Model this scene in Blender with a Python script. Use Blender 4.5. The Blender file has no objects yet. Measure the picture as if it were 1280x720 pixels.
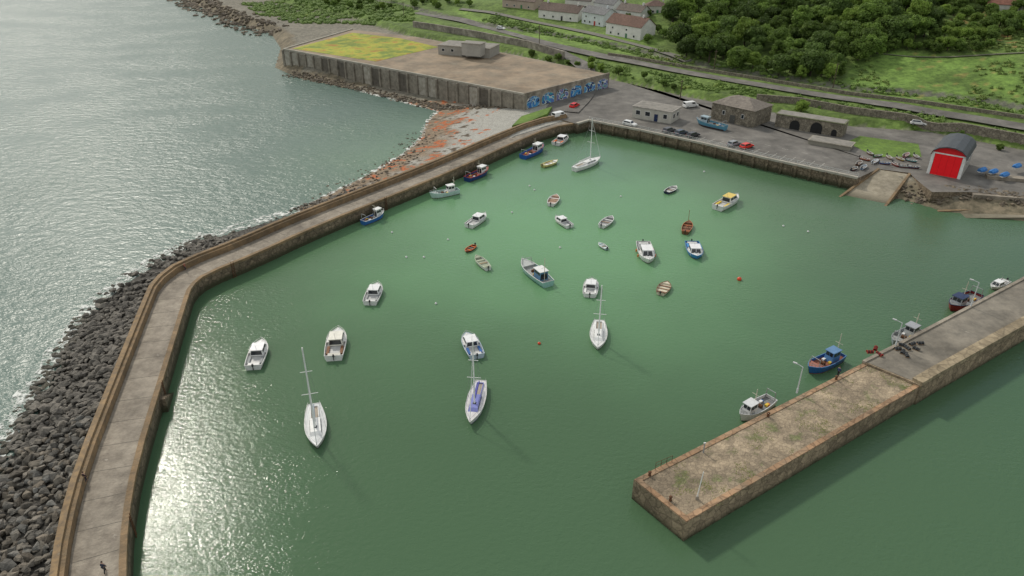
import bpy, bmesh, math, random
import numpy as np
from mathutils import Vector, noise
random.seed(7); np.random.seed(7)
S=bpy.context.scene; C=S.collection
R=math.radians; PI=math.pi
TH=R(29); F=900.; H=68.; ct,st=math.cos(TH),math.sin(TH)
def ray(px,py):
    dx=px-640; dy=py-360
    return dx, F*ct-dy*st, -(F*st+dy*ct)
def G(px,py,z=0):
    a,b,c=ray(px,py); t=(H-z)/-c
    return (a*t,b*t)
def GL(l,z=0): return [G(p[0],p[1],z) for p in l]
def proj(x,y,z):
    dep=y*ct+(H-z)*st; up=-(H-z)*ct+y*st
    dep=np.maximum(dep,1) if isinstance(dep,np.ndarray) else max(dep,1)
    return 640+F*x/dep, 360-F*up/dep
# ---------------------------------------------------------------- materials
MC={}
def mat(name,c,c2=None,rough=.85,scale=1.,bump=0.,bscale=None,c3=None,lo=.35,hi=.65,spec=.3,metal=0,coord='Object',rand=0,attr=None,voro=0,vlo=.5,wet=None,detail=7,macro=0,hue=0):
    if name in MC: return MC[name]
    m=bpy.data.materials.new(name); m.use_nodes=True; nt=m.node_tree; N=nt.nodes; L=nt.links
    b=N['Principled BSDF']; b.inputs['Roughness'].default_value=rough; b.inputs['Metallic'].default_value=metal
    b.inputs['Specular IOR Level'].default_value=spec
    tc=N.new('ShaderNodeTexCoord')
    co=tc.outputs[coord] if coord!='World' else N.new('ShaderNodeNewGeometry').outputs['Position']
    n=N.new('ShaderNodeTexNoise'); n.inputs['Scale'].default_value=scale; n.inputs['Detail'].default_value=detail; n.inputs['Roughness'].default_value=.65
    L.new(co,n.inputs['Vector'])
    r=N.new('ShaderNodeValToRGB'); e=r.color_ramp.elements
    c2=c2 or tuple(v*.75 for v in c)
    e[0].position=lo; e[1].position=hi; e[0].color=(*c,1); e[1].color=(*c2,1)
    if c3: k=e.new(min(.98,hi+.1)); k.color=(*c3,1)
    L.new(n.outputs['Fac'],r.inputs['Fac']); out=r.outputs['Color']
    def mul(a,bsock,fac=1,typ='MULTIPLY'):
        x=N.new('ShaderNodeMix'); x.data_type='RGBA'; x.blend_type=typ; x.inputs[0].default_value=fac
        L.new(a,x.inputs[6]); L.new(bsock,x.inputs[7]); return x.outputs[2]
    if attr:
        at=N.new('ShaderNodeAttribute'); at.attribute_name=attr; out=mul(at.outputs['Color'],out)
    if rand:
        oi=N.new('ShaderNodeObjectInfo'); mr=N.new('ShaderNodeMapRange'); mr.inputs['To Min'].default_value=1-rand; mr.inputs['To Max'].default_value=1+rand
        L.new(oi.outputs['Random'],mr.inputs['Value']); out=mul(out,mr.outputs[0])
        if hue:
            ma=N.new('ShaderNodeMath'); ma.operation='MULTIPLY'; ma.inputs[1].default_value=7.31; L.new(oi.outputs['Random'],ma.inputs[0]); fr_=N.new('ShaderNodeMath'); fr_.operation='FRACT'; L.new(ma.outputs[0],fr_.inputs[0])
            rr_=N.new('ShaderNodeValToRGB'); rr_.color_ramp.elements[0].color=(1.06,.97,.86,1); rr_.color_ramp.elements[1].color=(.95,1,1.05,1); L.new(fr_.outputs[0],rr_.inputs['Fac']); out=mul(out,rr_.outputs['Color'])
    if macro:
        n3=N.new('ShaderNodeTexNoise'); n3.inputs['Scale'].default_value=.09; n3.inputs['Detail'].default_value=9; n3.inputs['Roughness'].default_value=.7; L.new(co,n3.inputs['Vector'])
        mr=N.new('ShaderNodeMapRange'); mr.inputs['From Min'].default_value=.35; mr.inputs['From Max'].default_value=.65; mr.inputs['To Min'].default_value=1-macro; mr.inputs['To Max'].default_value=1+macro
        L.new(n3.outputs['Fac'],mr.inputs['Value']); out=mul(out,mr.outputs[0])
    if voro:
        v=N.new('ShaderNodeTexVoronoi'); v.inputs['Scale'].default_value=voro; v.feature='DISTANCE_TO_EDGE'; L.new(co,v.inputs['Vector'])
        mr=N.new('ShaderNodeMapRange'); mr.inputs['From Max'].default_value=.1; mr.inputs['To Min'].default_value=vlo; L.new(v.outputs['Distance'],mr.inputs['Value'])
        out=mul(out,mr.outputs[0])
        v2=N.new('ShaderNodeTexVoronoi'); v2.inputs['Scale'].default_value=voro; L.new(co,v2.inputs['Vector'])
        sp=N.new('ShaderNodeSeparateColor'); L.new(v2.outputs['Color'],sp.inputs[0])
        mr=N.new('ShaderNodeMapRange'); mr.inputs['To Min'].default_value=.5+vlo*.4; mr.inputs['To Max'].default_value=1.15; L.new(sp.outputs[0],mr.inputs['Value'])
        out=mul(out,mr.outputs[0])
    if wet is not None:
        g=N.new('ShaderNodeNewGeometry'); sx=N.new('ShaderNodeSeparateXYZ'); L.new(g.outputs['Position'],sx.inputs[0])
        ad=N.new('ShaderNodeMath'); ad.operation='MULTIPLY_ADD'; ad.inputs[1].default_value=1.6; L.new(n.outputs['Fac'],ad.inputs[0]); L.new(sx.outputs['Z'],ad.inputs[2])
        mr=N.new('ShaderNodeMapRange'); mr.inputs['From Min'].default_value=wet+.4; mr.inputs['From Max'].default_value=wet+1.4; L.new(ad.outputs[0],mr.inputs['Value'])
        x=N.new('ShaderNodeMix'); x.data_type='RGBA'; L.new(mr.outputs[0],x.inputs[0]); x.inputs[6].default_value=(.05,.05,.026,1); L.new(out,x.inputs[7]); out=x.outputs[2]
    L.new(out,b.inputs['Base Color'])
    if bump:
        n2=N.new('ShaderNodeTexNoise'); n2.inputs['Scale'].default_value=bscale or scale*3; n2.inputs['Detail'].default_value=5; L.new(co,n2.inputs['Vector'])
        bp=N.new('ShaderNodeBump'); bp.inputs['Strength'].default_value=bump; bp.inputs['Distance'].default_value=.3; L.new(n2.outputs['Fac'],bp.inputs['Height']); L.new(bp.outputs[0],b.inputs['Normal'])
    MC[name]=m; return m
def paint(c,rough=.35):
    return mat('paint_%d_%d_%d_%d'%(c[0]*999,c[1]*999,c[2]*999,rough*99),c,tuple(v*.8 for v in c),rough=rough,scale=1.3,spec=.4)
WHITE=(.78,.78,.76); CREAM=(.66,.6,.46); BLUE=(.03,.12,.36); NAVY=(.015,.03,.09); RED=(.5,.03,.02); ORANGE=(.7,.16,.03); TEAL=(.06,.3,.27); GREY=(.3,.31,.31); DARK=(.03,.03,.035); YEL=(.7,.5,.06); BROWN=(.2,.09,.04); GREEN=(.05,.2,.08); WOOD=(.3,.19,.1)
glass=mat('dark_glass',(.015,.02,.025),(.03,.035,.04),rough=.12,spec=.6)
steel=mat('galvanised_steel',(.42,.43,.43),(.33,.33,.33),rough=.45,metal=.5)
rubber=mat('black_rubber',(.02,.02,.02),(.03,.03,.03),rough=.8)
rust=mat('rusty_iron',(.16,.07,.03),(.07,.04,.025),scale=6)
# ---------------------------------------------------------------- mesh builder
class MB:
    def __init__(s): s.v=[]; s.f=[]
    def add(s,vs,fs):
        o=len(s.v); s.v+=[tuple(v) for v in vs]; s.f+=[tuple(i+o for i in f) for f in fs]; return s
    def box(s,c,d,rz=0,tx=1,ty=1):
        x,y,z=[k/2 for k in d]; ca,sa=math.cos(rz),math.sin(rz); vs=[]
        for zz,a,b in ((-z,1,1),(z,tx,ty)):
            for sx,sy in ((-1,-1),(1,-1),(1,1),(-1,1)):
                X,Y=sx*x*a,sy*y*b; vs.append((c[0]+X*ca-Y*sa,c[1]+X*sa+Y*ca,c[2]+zz))
        return s.add(vs,[(3,2,1,0),(4,5,6,7),(0,1,5,4),(1,2,6,5),(2,3,7,6),(3,0,4,7)])
    def tube(s,p,q,r,r2=None,n=6):
        p,q=Vector(p),Vector(q); r2=r if r2 is None else r2; d=(q-p).normalized()
        a=d.orthogonal().normalized(); b=d.cross(a); vs=[]
        for c,rr in ((p,r),(q,r2)):
            for i in range(n):
                t=2*PI*i/n; vs.append(c+(a*math.cos(t)+b*math.sin(t))*rr)
        return s.add(vs,[(i,(i+1)%n,n+(i+1)%n,n+i) for i in range(n)]+[tuple(range(n))[::-1],tuple(range(n,2*n))])
    def prism(s,poly,z0,z1):
        n=len(poly); z1s=z1 if isinstance(z1,(list,tuple)) else [z1]*n
        return s.add([(p[0],p[1],z0) for p in poly]+[(p[0],p[1],z) for p,z in zip(poly,z1s)],[tuple(range(n))[::-1],tuple(range(n,2*n))]+[(i,(i+1)%n,n+(i+1)%n,n+i) for i in range(n)])
    def strip(s,A,B,z0,z1):
        n=len(A); vs=[]; z1s=z1 if isinstance(z1,(list,tuple)) else [z1]*n
        for a,b,z in zip(A,B,z1s): vs+=[(a[0],a[1],z0),(b[0],b[1],z0),(b[0],b[1],z),(a[0],a[1],z)]
        fs=[]
        for i in range(n-1):
            o=4*i
            for j in range(4): k=(j+1)%4; fs.append((o+j,o+k,o+4+k,o+4+j))
        fs+=[(3,2,1,0),(4*n-4,4*n-3,4*n-2,4*n-1)]
        return s.add(vs,fs)
    def loft(s,rings,cap=True,closed=True):
        n=len(rings[0]); vs=[v for r in rings for v in r]; fs=[]
        for i in range(len(rings)-1):
            for j in range(n if closed else n-1):
                k=(j+1)%n; fs.append((i*n+j,i*n+k,(i+1)*n+k,(i+1)*n+j))
        if cap: fs+=[tuple(range(n))[::-1],tuple(range((len(rings)-1)*n,len(rings)*n))]
        return s.add(vs,fs)
    def frus(s,x0,x1,w,z0,X0,X1,W,z1):
        vs=[(x0,-w/2,z0),(x1,-w/2,z0),(x1,w/2,z0),(x0,w/2,z0),(X0,-W/2,z1),(X1,-W/2,z1),(X1,W/2,z1),(X0,W/2,z1)]
        s.add(vs,[(3,2,1,0),(4,5,6,7),(0,1,5,4),(1,2,6,5),(2,3,7,6),(3,0,4,7)])
        V=[Vector(v) for v in vs]
        return {'s':(V[0],V[1],V[5],V[4]),'f':(V[1],V[2],V[6],V[5]),'p':(V[2],V[3],V[7],V[6]),'b':(V[3],V[0],V[4],V[7])}
    def panel(s,q,a,b,c,d,off=.02):
        n=(q[1]-q[0]).cross(q[3]-q[0]).normalized()*off
        def P(u,v): return q[0].lerp(q[1],u).lerp(q[3].lerp(q[2],u),v)
        a_=[P(a,c),P(b,c),P(b,d),P(a,d)]
        return s.add([p+n for p in a_]+[p-n for p in a_],[(0,1,2,3),(7,6,5,4),(0,4,5,1),(1,5,6,2),(2,6,7,3),(3,7,4,0)])
    def ball(s,c,r,n=8,m=5,sz=1):
        rings=[]
        for j in range(m+1):
            t=PI*(.02+.96*j/m); rings.append([(c[0]+r*math.sin(t)*math.cos(2*PI*i/n),c[1]+r*math.sin(t)*math.sin(2*PI*i/n),c[2]-r*sz*math.cos(t)) for i in range(n)])
        return s.loft(rings)
    def build(s,name,m,parent=None,smooth=False,norm=True,label=None):
        me=bpy.data.meshes.new(name); me.from_pydata(s.v,[],s.f)
        if norm:
            b=bmesh.new(); b.from_mesh(me); bmesh.ops.recalc_face_normals(b,faces=b.faces); b.to_mesh(me); b.free()
        if smooth:
            for p in me.polygons: p.use_smooth=True
        me.materials.append(m); o=bpy.data.objects.new(name,me); C.objects.link(o)
        if parent: o.parent=parent
        if label: o['label']=label
        return o
def thing(name,label,cat,loc=(0,0,0),rz=0,group=None):
    o=bpy.data.objects.new(name,None); C.objects.link(o); o.location=loc; o.rotation_euler=(0,0,rz); o.empty_display_size=.3
    o['label']=label; o['category']=cat
    if group: o['group']=group
    return o
def tag(o,label,cat,group=None):
    o['label']=label; o['category']=cat
    if group: o['group']=group
    return o
def struct(o,k='structure',label=None,cat=None):
    o['kind']=k
    if label: o['label']=label
    if cat: o['category']=cat
    return o
def dup(root,loc,rz,sc=1,label=None):
    r=root.copy(); C.objects.link(r); r.location=loc; r.rotation_euler=(0,0,rz); r.scale=(sc,)*3 if not isinstance(sc,tuple) else sc
    if label: r['label']=label
    for ch in list(root.children):
        c=ch.copy(); C.objects.link(c); c.parent=r
        for g in ch.children: d=g.copy(); C.objects.link(d); d.parent=c
    return r
def resample(pl,step):
    out=[]
    for a,b in zip(pl[:-1],pl[1:]):
        d=math.dist(a,b); n=max(1,int(round(d/step)))
        for i in range(n): t=i/n; out.append((a[0]+(b[0]-a[0])*t,a[1]+(b[1]-a[1])*t))
    out.append(tuple(pl[-1])); return out
def smooth(pl,it=2):
    for _ in range(it):
        o=[pl[0]]
        for a,b in zip(pl[:-1],pl[1:]):
            o+=[(a[0]*.75+b[0]*.25,a[1]*.75+b[1]*.25),(a[0]*.25+b[0]*.75,a[1]*.25+b[1]*.75)]
        o.append(pl[-1]); pl=o
    return pl
def offset(pl,d):   # positive = left of travel
    out=[]
    for i in range(len(pl)):
        a=pl[max(0,i-1)]; b=pl[min(len(pl)-1,i+1)]; p=pl[i]
        def nrm(u,v):
            x,y=v[0]-u[0],v[1]-u[1]; l=math.hypot(x,y) or 1; return (-y/l,x/l)
        n1=nrm(a,p) if i>0 else nrm(p,b); n2=nrm(p,b) if i<len(pl)-1 else n1
        mx,my=n1[0]+n2[0],n1[1]+n2[1]; l=math.hypot(mx,my); mx/=l; my/=l; k=1/max(.5,mx*n1[0]+my*n1[1])
        out.append((p[0]+mx*d*k,p[1]+my*d*k))
    return out
# ---------------------------------------------------------------- camera and light
cam=bpy.data.cameras.new('camera'); co=bpy.data.objects.new('camera',cam); C.objects.link(co)
cam.sensor_width=36; cam.lens=36*F/1280; cam.clip_end=20000; co.location=(0,0,H); co.rotation_euler=(PI/2-TH,0,0); S.camera=co
el=R(40.5); az=R(35.5); sd=Vector((-math.sin(az)*math.cos(el),math.cos(az)*math.cos(el),math.sin(el)))
sl=bpy.data.lights.new('sun','SUN'); sl.energy=2.2; sl.angle=R(4.5); sl.color=(1,.94,.84)
so=bpy.data.objects.new('sun',sl); C.objects.link(so); so.rotation_euler=sd.to_track_quat('Z','Y').to_euler()
w=bpy.data.worlds.new('World'); S.world=w; w.use_nodes=True; N=w.node_tree.nodes; L=w.node_tree.links
bg=N['Background']; bg.inputs['Strength'].default_value=.15
sky=N.new('ShaderNodeTexSky'); sky.sky_type='NISHITA'; sky.sun_disc=False; sky.sun_elevation=el; sky.sun_rotation=(-az)%(2*PI); sky.dust_density=2
tc=N.new('ShaderNodeTexCoord'); nz=N.new('ShaderNodeTexNoise'); nz.inputs['Scale'].default_value=2.4; nz.inputs['Detail'].default_value=8
L.new(tc.outputs['Generated'],nz.inputs['Vector'])
rp=N.new('ShaderNodeValToRGB'); rp.color_ramp.elements[0].position=.36; rp.color_ramp.elements[1].position=.55; L.new(nz.outputs['Fac'],rp.inputs['Fac'])
mx=N.new('ShaderNodeMix'); mx.data_type='RGBA'; L.new(rp.outputs['Color'],mx.inputs[0]); L.new(sky.outputs[0],mx.inputs[6]); mx.inputs[7].default_value=(5.1,5.15,4.9,1)
L.new(mx.outputs[2],bg.inputs['Color'])
S.view_settings.view_transform='Standard'; S.view_settings.look='None'; S.view_settings.exposure=0
# ---------------------------------------------------------------- terrain function
QZ=3.3
foot=GL([(300,-8),(440,22),(515,46),(640,68),(720,86),(765,100),(860,122),(950,138),(1060,158),(1160,165),(1290,190),(1500,235)],3.3)
coastA=[(-350,1200)]+GL([(225,-4),(262,14),(300,30),(340,42),(352,60),(345,84),(372,97),(450,114),(548,139),(534,152),(527,172),(505,192),(455,222),(405,246),(372,262)],0)
coastB=GL([(1100,242),(1140,252),(1180,264),(1290,277),(1500,320)],0)
mid=GL([(400,270),(450,252),(530,222),(590,196),(640,172),(715,148)],3)+GL([(745,147),(880,170),(960,190),(1070,212),(1100,222)],3.3)
landP=coastA+mid+coastB+[(3000,200),(3000,4000),(-900,4000)]
hillP=foot+[(3000,60),(3000,4000),(-900,4000),(-500,900)]
def inpoly(x,y,P):
    ins=np.zeros(x.shape,bool); n=len(P)
    for i in range(n):
        x1,y1=P[i]; x2,y2=P[(i+1)%n]
        c=((y1>y)!=(y2>y)); xi=(x2-x1)*(y-y1)/((y2-y1) if y2!=y1 else 1e-9)+x1
        ins^=c&(x<xi)
    return ins
def pdist(x,y,PL):
    d=np.full(x.shape,1e9)
    for (x1,y1),(x2,y2) in zip(PL[:-1],PL[1:]):
        dx,dy=x2-x1,y2-y1; t=np.clip(((x-x1)*dx+(y-y1)*dy)/(dx*dx+dy*dy),0,1)
        d=np.minimum(d,np.hypot(x-x1-t*dx,y-y1-t*dy))
    return d
def ss(a,b,x): t=np.clip((x-a)/(b-a),0,1); return t*t*(3-2*t)
def T(x,y):
    x=np.asarray(x,float); y=np.asarray(y,float)
    cd=np.minimum(pdist(x,y,coastA),pdist(x,y,coastB)); ins=inpoly(x,y,landP)
    d=pdist(x,y,foot)*np.where(inpoly(x,y,hillP),1,-1)
    pr=3.0+2.4*ss(0,3,d)+1.6*ss(9,20,d)+1.4*ss(31,35,d)+.17*np.clip(d-40,0,400)
    pr=pr+ss(36,60,d)*(1.1*np.sin(x*.05+1)*np.cos(y*.06)+.5*np.sin(x*.13+y*.17))
    pr=np.minimum(pr,70)
    sl=.1+.5*ss(285,320,y)+.3*ss(40,80,x)
    lo=np.where(ins,cd*sl,-cd*.15)
    return np.maximum(np.minimum(pr,lo),-3)
def P(px,py,off=0):
    a,b,c=ray(px,py); ys=np.arange(130,900,.8); t=ys/b; zs=H+c*t; xs=a*t; h=np.maximum(T(xs,ys),0)+off
    i=int(np.argmax(zs<h)); return (float(xs[i]),float(ys[i]),float(h[i])-off)
def PL(l): return [P(*p)[:2] for p in l]
def Tz(x,y): return float(T(np.array([x]),np.array([y]))[0])
def gridmesh(name,xs,ys,zf,cf,m):
    X,Y=np.meshgrid(xs,ys); Z=zf(X,Y); nx,ny=len(xs),len(ys)
    v=np.stack([X.ravel(),Y.ravel(),Z.ravel()],1)
    i=np.arange(nx*ny).reshape(ny,nx); f=np.stack([i[:-1,:-1].ravel(),i[:-1,1:].ravel(),i[1:,1:].ravel(),i[1:,:-1].ravel()],1)
    me=bpy.data.meshes.new(name); me.from_pydata(v.tolist(),[],f.tolist())
    if cf is not None:
        c=cf(X.ravel(),Y.ravel(),Z.ravel()); at=me.color_attributes.new('Col','FLOAT_COLOR','POINT'); at.data.foreach_set('color',np.concatenate([c,np.ones((len(c),1))],1).ravel())
    for p in me.polygons: p.use_smooth=True
    me.materials.append(m); o=bpy.data.objects.new(name,me); C.objects.link(o); return o
def vnoise(x,y,s):
    return np.array([noise.noise((a*s,b*s,0)) for a,b in zip(x,y)])
def tcol(x,y,z):
    px,py=proj(x,y,z); n=vnoise(x,y,.08); n2=vnoise(x,y,.3)
    c=np.tile(np.array([.115,.17,.042]),(len(x),1)); c*= (1+.5*n+.4*n2)[:,None]
    def setp(mask,col,amp=.3):
        c[mask]=np.array(col)*(1+amp*n2[mask]+amp*n[mask])[:,None]
    d=pdist(x,y,foot)*np.where(inpoly(x,y,hillP),1,-1); cd=np.minimum(pdist(x,y,coastA),pdist(x,y,coastB))
    fld=inpoly(px,py,[(1055,100),(1070,72),(1110,63),(1200,72),(1270,72),(1290,145),(1180,132),(1100,120)]); setp(fld,(.125,.2,.042),.5)
    setp(fld&(n2-.4*n>.42)&(px>1120),(.18,.17,.05),.5)
    setp(inpoly(px,py,[(560,8),(640,22),(730,38),(820,50),(820,72),(700,55),(600,35)]),(.15,.23,.05),.35)
    mb=inpoly(px,py,[(1170,-20),(1400,-20),(1400,60),(1200,62)])&(n2>.3); setp(mb,(.18,.11,.04),.5)
    setp((d>31)&(d<34),(.13,.13,.1)); setp(d<0,(.2,.18,.15),.2)
    setp((cd<7+5*n)&((y>285)|(x>60)),(.17,.14,.1),.5)
    return np.clip(c,.01,1)
tm=mat('hillside_ground',(1.25,1.25,1.2),(.6,.65,.6),rough=.95,scale=.6,bump=.6,bscale=1.2,attr='Col',coord='World')
xs=np.concatenate([-260-np.geomspace(10,2200,14)[::-1],np.arange(-260,420,1.7),420+np.geomspace(10,2500,14)])
ys=np.concatenate([np.arange(136,560,1.7),560+np.geomspace(10,2500,16)])
struct(gridmesh('terrain',xs,ys,T,tcol,tm))
def bcol(x,y,z):
    cd=pdist(x,y,coastA); n=vnoise(x,y,.16); n2=vnoise(x,y,.55); n3=vnoise(x,y,1.1)
    c=np.tile(np.array([.38,.37,.33]),(len(x),1))*(1+.12*n2+.15*n3)[:,None]
    k=np.clip(1-(cd-7-9*n)/6,0,1)[:,None]; c=c*(1-k)+(np.array([.24,.18,.12])*(1+.5*n3)[:,None])*k
    o=((.6*n+.75*n2+.35*n3>.19+.04*np.abs(cd-9)*.5)&(cd<22))[:,None]; c=np.where(o,np.array([.42,.12,.04])*(1+.6*n3)[:,None],c)
    dk=((n2-.6*n+.3*n3>.42)&(cd<16))[:,None]; c=np.where(dk,np.array([.1,.075,.05]),c)
    return np.clip(c,.02,1)
struct(gridmesh('beach',np.arange(-64,30,.5),np.arange(150,262,.5),lambda X,Y:T(X,Y)+.04,bcol,mat('beach_shingle',(1.2,1.2,1.2),(.65,.65,.65),scale=2.5,bump=.6,bscale=5,attr='Col',coord='World')))
# ---------------------------------------------------------------- water
def water(name,base,base2,cx,cy,rad,rough,s1,s2,b1,dist,spec=.5):
    m=bpy.data.materials.new(name); m.use_nodes=True; nt=m.node_tree; N=nt.nodes; L=nt.links; b=N['Principled BSDF']
    b.inputs['Roughness'].default_value=rough; b.inputs['IOR'].default_value=1.33; b.inputs['Specular IOR Level'].default_value=spec
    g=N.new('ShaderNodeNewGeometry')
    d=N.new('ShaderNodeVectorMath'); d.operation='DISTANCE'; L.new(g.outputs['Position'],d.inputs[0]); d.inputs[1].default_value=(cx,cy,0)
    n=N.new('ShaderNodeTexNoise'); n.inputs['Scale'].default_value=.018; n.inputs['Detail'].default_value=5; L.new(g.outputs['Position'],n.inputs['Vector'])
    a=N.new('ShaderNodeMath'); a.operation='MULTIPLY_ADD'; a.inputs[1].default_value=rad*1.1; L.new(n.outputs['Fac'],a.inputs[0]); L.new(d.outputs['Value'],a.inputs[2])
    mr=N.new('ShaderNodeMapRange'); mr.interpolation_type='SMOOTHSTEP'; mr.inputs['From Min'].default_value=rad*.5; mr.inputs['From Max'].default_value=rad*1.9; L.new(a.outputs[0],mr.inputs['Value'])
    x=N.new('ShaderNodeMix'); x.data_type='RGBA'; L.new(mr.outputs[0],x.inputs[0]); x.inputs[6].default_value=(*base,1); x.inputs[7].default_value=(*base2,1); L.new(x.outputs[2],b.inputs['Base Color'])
    mp=N.new('ShaderNodeMapping'); mp.inputs['Scale'].default_value=(1,1.6,1); mp.inputs['Rotation'].default_value=(0,0,.5); L.new(g.outputs['Position'],mp.inputs['Vector'])
    n1=N.new('ShaderNodeTexNoise'); n1.inputs['Scale'].default_value=s1; n1.inputs['Detail'].default_value=4; L.new(mp.outputs[0],n1.inputs['Vector'])
    n2=N.new('ShaderNodeTexNoise'); n2.inputs['Scale'].default_value=s2; n2.inputs['Detail'].default_value=3; L.new(mp.outputs[0],n2.inputs['Vector'])
    ad=N.new('ShaderNodeMath'); ad.operation='MULTIPLY_ADD'; ad.inputs[1].default_value=.45; L.new(n2.outputs['Fac'],ad.inputs[0]); L.new(n1.outputs['Fac'],ad.inputs[2])
    n3=N.new('ShaderNodeTexNoise'); n3.inputs['Scale'].default_value=.035; n3.inputs['Detail'].default_value=6; L.new(mp.outputs[0],n3.inputs['Vector'])
    m3=N.new('ShaderNodeMapRange'); m3.inputs['From Min'].default_value=.35; m3.inputs['From Max'].default_value=.65; m3.inputs['To Min'].default_value=b1*.6; m3.inputs['To Max'].default_value=b1*1.4; L.new(n3.outputs['Fac'],m3.inputs['Value'])
    bp=N.new('ShaderNodeBump'); L.new(m3.outputs[0],bp.inputs['Strength']); bp.inputs['Distance'].default_value=dist; L.new(ad.outputs[0],bp.inputs['Height']); L.new(bp.outputs[0],b.inputs['Normal'])
    return m
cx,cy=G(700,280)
hw=water('harbour_water',(.145,.3,.15),(.068,.128,.068),cx,cy,60,.05,1.0,3.0,.62,.11,.24)  # sunlit patch between clouds painted into base colour: brighter mid-harbour, darker outward
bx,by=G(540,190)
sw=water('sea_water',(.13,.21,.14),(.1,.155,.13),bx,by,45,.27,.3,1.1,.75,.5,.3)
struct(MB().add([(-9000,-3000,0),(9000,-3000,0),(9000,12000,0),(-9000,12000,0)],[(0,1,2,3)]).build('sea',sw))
inner_px=[(160,820),(157,720),(160,650),(172,580),(205,470),(234,375),(240,358),(258,343),(320,318),(380,290),(450,261),(530,229),(590,203),(640,180),(688,160),(722,154)]
inner=GL(inner_px,3.0)
harb=[(inner[0][0]-5,-60)]+offset(inner,2.5)+GL([(745,145),(880,168),(960,187),(1070,209),(1120,222),(1170,245),(1290,262),(1500,310)],0)+[(400,150),(400,-60)]
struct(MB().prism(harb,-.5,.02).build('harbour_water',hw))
fm=bpy.data.materials.new('surf_foam'); fm.use_nodes=True; nt=fm.node_tree; b=nt.nodes['Principled BSDF']; b.inputs['Base Color'].default_value=(.66,.68,.64,1); b.inputs['Roughness'].default_value=.7
g=nt.nodes.new('ShaderNodeNewGeometry'); n=nt.nodes.new('ShaderNodeTexNoise'); n.inputs['Scale'].default_value=.5; n.inputs['Detail'].default_value=8; n.inputs['Roughness'].default_value=.75; nt.links.new(g.outputs['Position'],n.inputs['Vector'])
mr=nt.nodes.new('ShaderNodeMapRange'); mr.inputs['From Min'].default_value=.5; mr.inputs['From Max'].default_value=.58; nt.links.new(n.outputs['Fac'],mr.inputs['Value']); nt.links.new(mr.outputs[0],b.inputs['Alpha'])
cl=resample(coastA[-8:],2); A=[(p[0]+random.uniform(-.6,.6),p[1]) for p in offset(cl,-.8)]; Bq=[(p[0]+random.uniform(-1,1),p[1]) for p in offset(cl,5)]
struct(MB().strip(A,Bq,.05,.1).build('surf',fm),'stuff','white broken surf along the waterline of the shingle beach','surf')
# ---------------------------------------------------------------- breakwater
conc=mat('weathered_concrete',(.32,.28,.225),(.19,.163,.13),scale=.5,bump=.5,bscale=3,c3=(.38,.345,.29),coord='World',macro=.3)
par=mat('lichen_stained_parapet',(.26,.175,.095),(.16,.12,.075),scale=.8,bump=.5,bscale=3,c3=(.32,.27,.19),coord='World',macro=.35)
wallm=mat('tidal_wall_stone',(.25,.195,.135),(.14,.11,.075),scale=.8,bump=.8,bscale=2.5,voro=.9,wet=1.0,coord='World',macro=.2)
inr=resample(smooth(inner,1),2.5)
bw=thing('breakwater','long bent harbour breakwater with pale walkway between two orange brown walls','breakwater')
MB().strip(inr,offset(inr,6.9),-2,2.9).build('wall_base',wallm,bw)
MB().strip(offset(inr,.75),offset(inr,5.7),2.85,2.93).build('walkway',conc,bw)
MB().strip(offset(inr,-.06),offset(inr,.7),2.7,3.18).build('kerb',par,bw)
MB().strip(offset(inr,5.75),offset(inr,7.0),2.0,4.1).build('parapet',par,bw)
MB().strip(offset(inr,6.3),offset(inr,7.05),4.1,4.45).build('coping',mat('coping_stone',(.28,.19,.1),(.17,.125,.08),scale=1.1,c3=(.35,.3,.22),coord='World',macro=.35),bw)
o1,o2=offset(inr,.8),offset(inr,5.6); jmt=mat('dark_joint',(.12,.11,.09))
for i in range(2,len(inr)-2,2):
    a=o1[i]; b_=o2[i]; an=math.atan2(b_[1]-a[1],b_[0]-a[0])
    MB().box(((a[0]+b_[0])/2,(a[1]+b_[1])/2,2.936),(4.7,.06,.012),an).build('expansion_joint',jmt,bw)
def nearidx(pl,p): return min(range(len(pl)),key=lambda i:math.dist(pl[i],p))
for k,(q) in enumerate([(207,480),(165,640),(290,330),(480,250)]):
    j=nearidx(inr,G(q[0],q[1],3)); a=inr[j]; b_=inr[min(j+1,len(inr)-1)]; an=math.atan2(b_[1]-a[1],b_[0]-a[0])
    m=MB(); nx,ny=math.sin(an),-math.cos(an)
    for s_ in (-.25,.25): m.tube((a[0]+nx*.15+math.cos(an)*s_,a[1]+ny*.15+math.sin(an)*s_,-.5),(a[0]+nx*.15+math.cos(an)*s_,a[1]+ny*.15+math.sin(an)*s_,3.6),.05)
    for z in np.arange(0,3.3,.35): m.tube((a[0]+nx*.15-math.cos(an)*.25,a[1]+ny*.15-math.sin(an)*.25,z),(a[0]+nx*.15+math.cos(an)*.25,a[1]+ny*.15+math.sin(an)*.25,z),.03)
    m.build('ladder',rust,bw)
j=nearidx(inr,G(200,490,3)); a=Vector(inr[j]); d_=(Vector(inr[j+1])-a).normalized(); nn_=Vector((d_.y,-d_.x)); m=MB()
for k in range(8):
    p=a+d_*(k*.6)+nn_*.4; m.box((p.x,p.y,(2.4-k*.33)/2-1),(.6,.9,2.4-k*.33+2),math.atan2(d_.y,d_.x))
m.build('landing_steps',wallm,bw)
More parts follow.
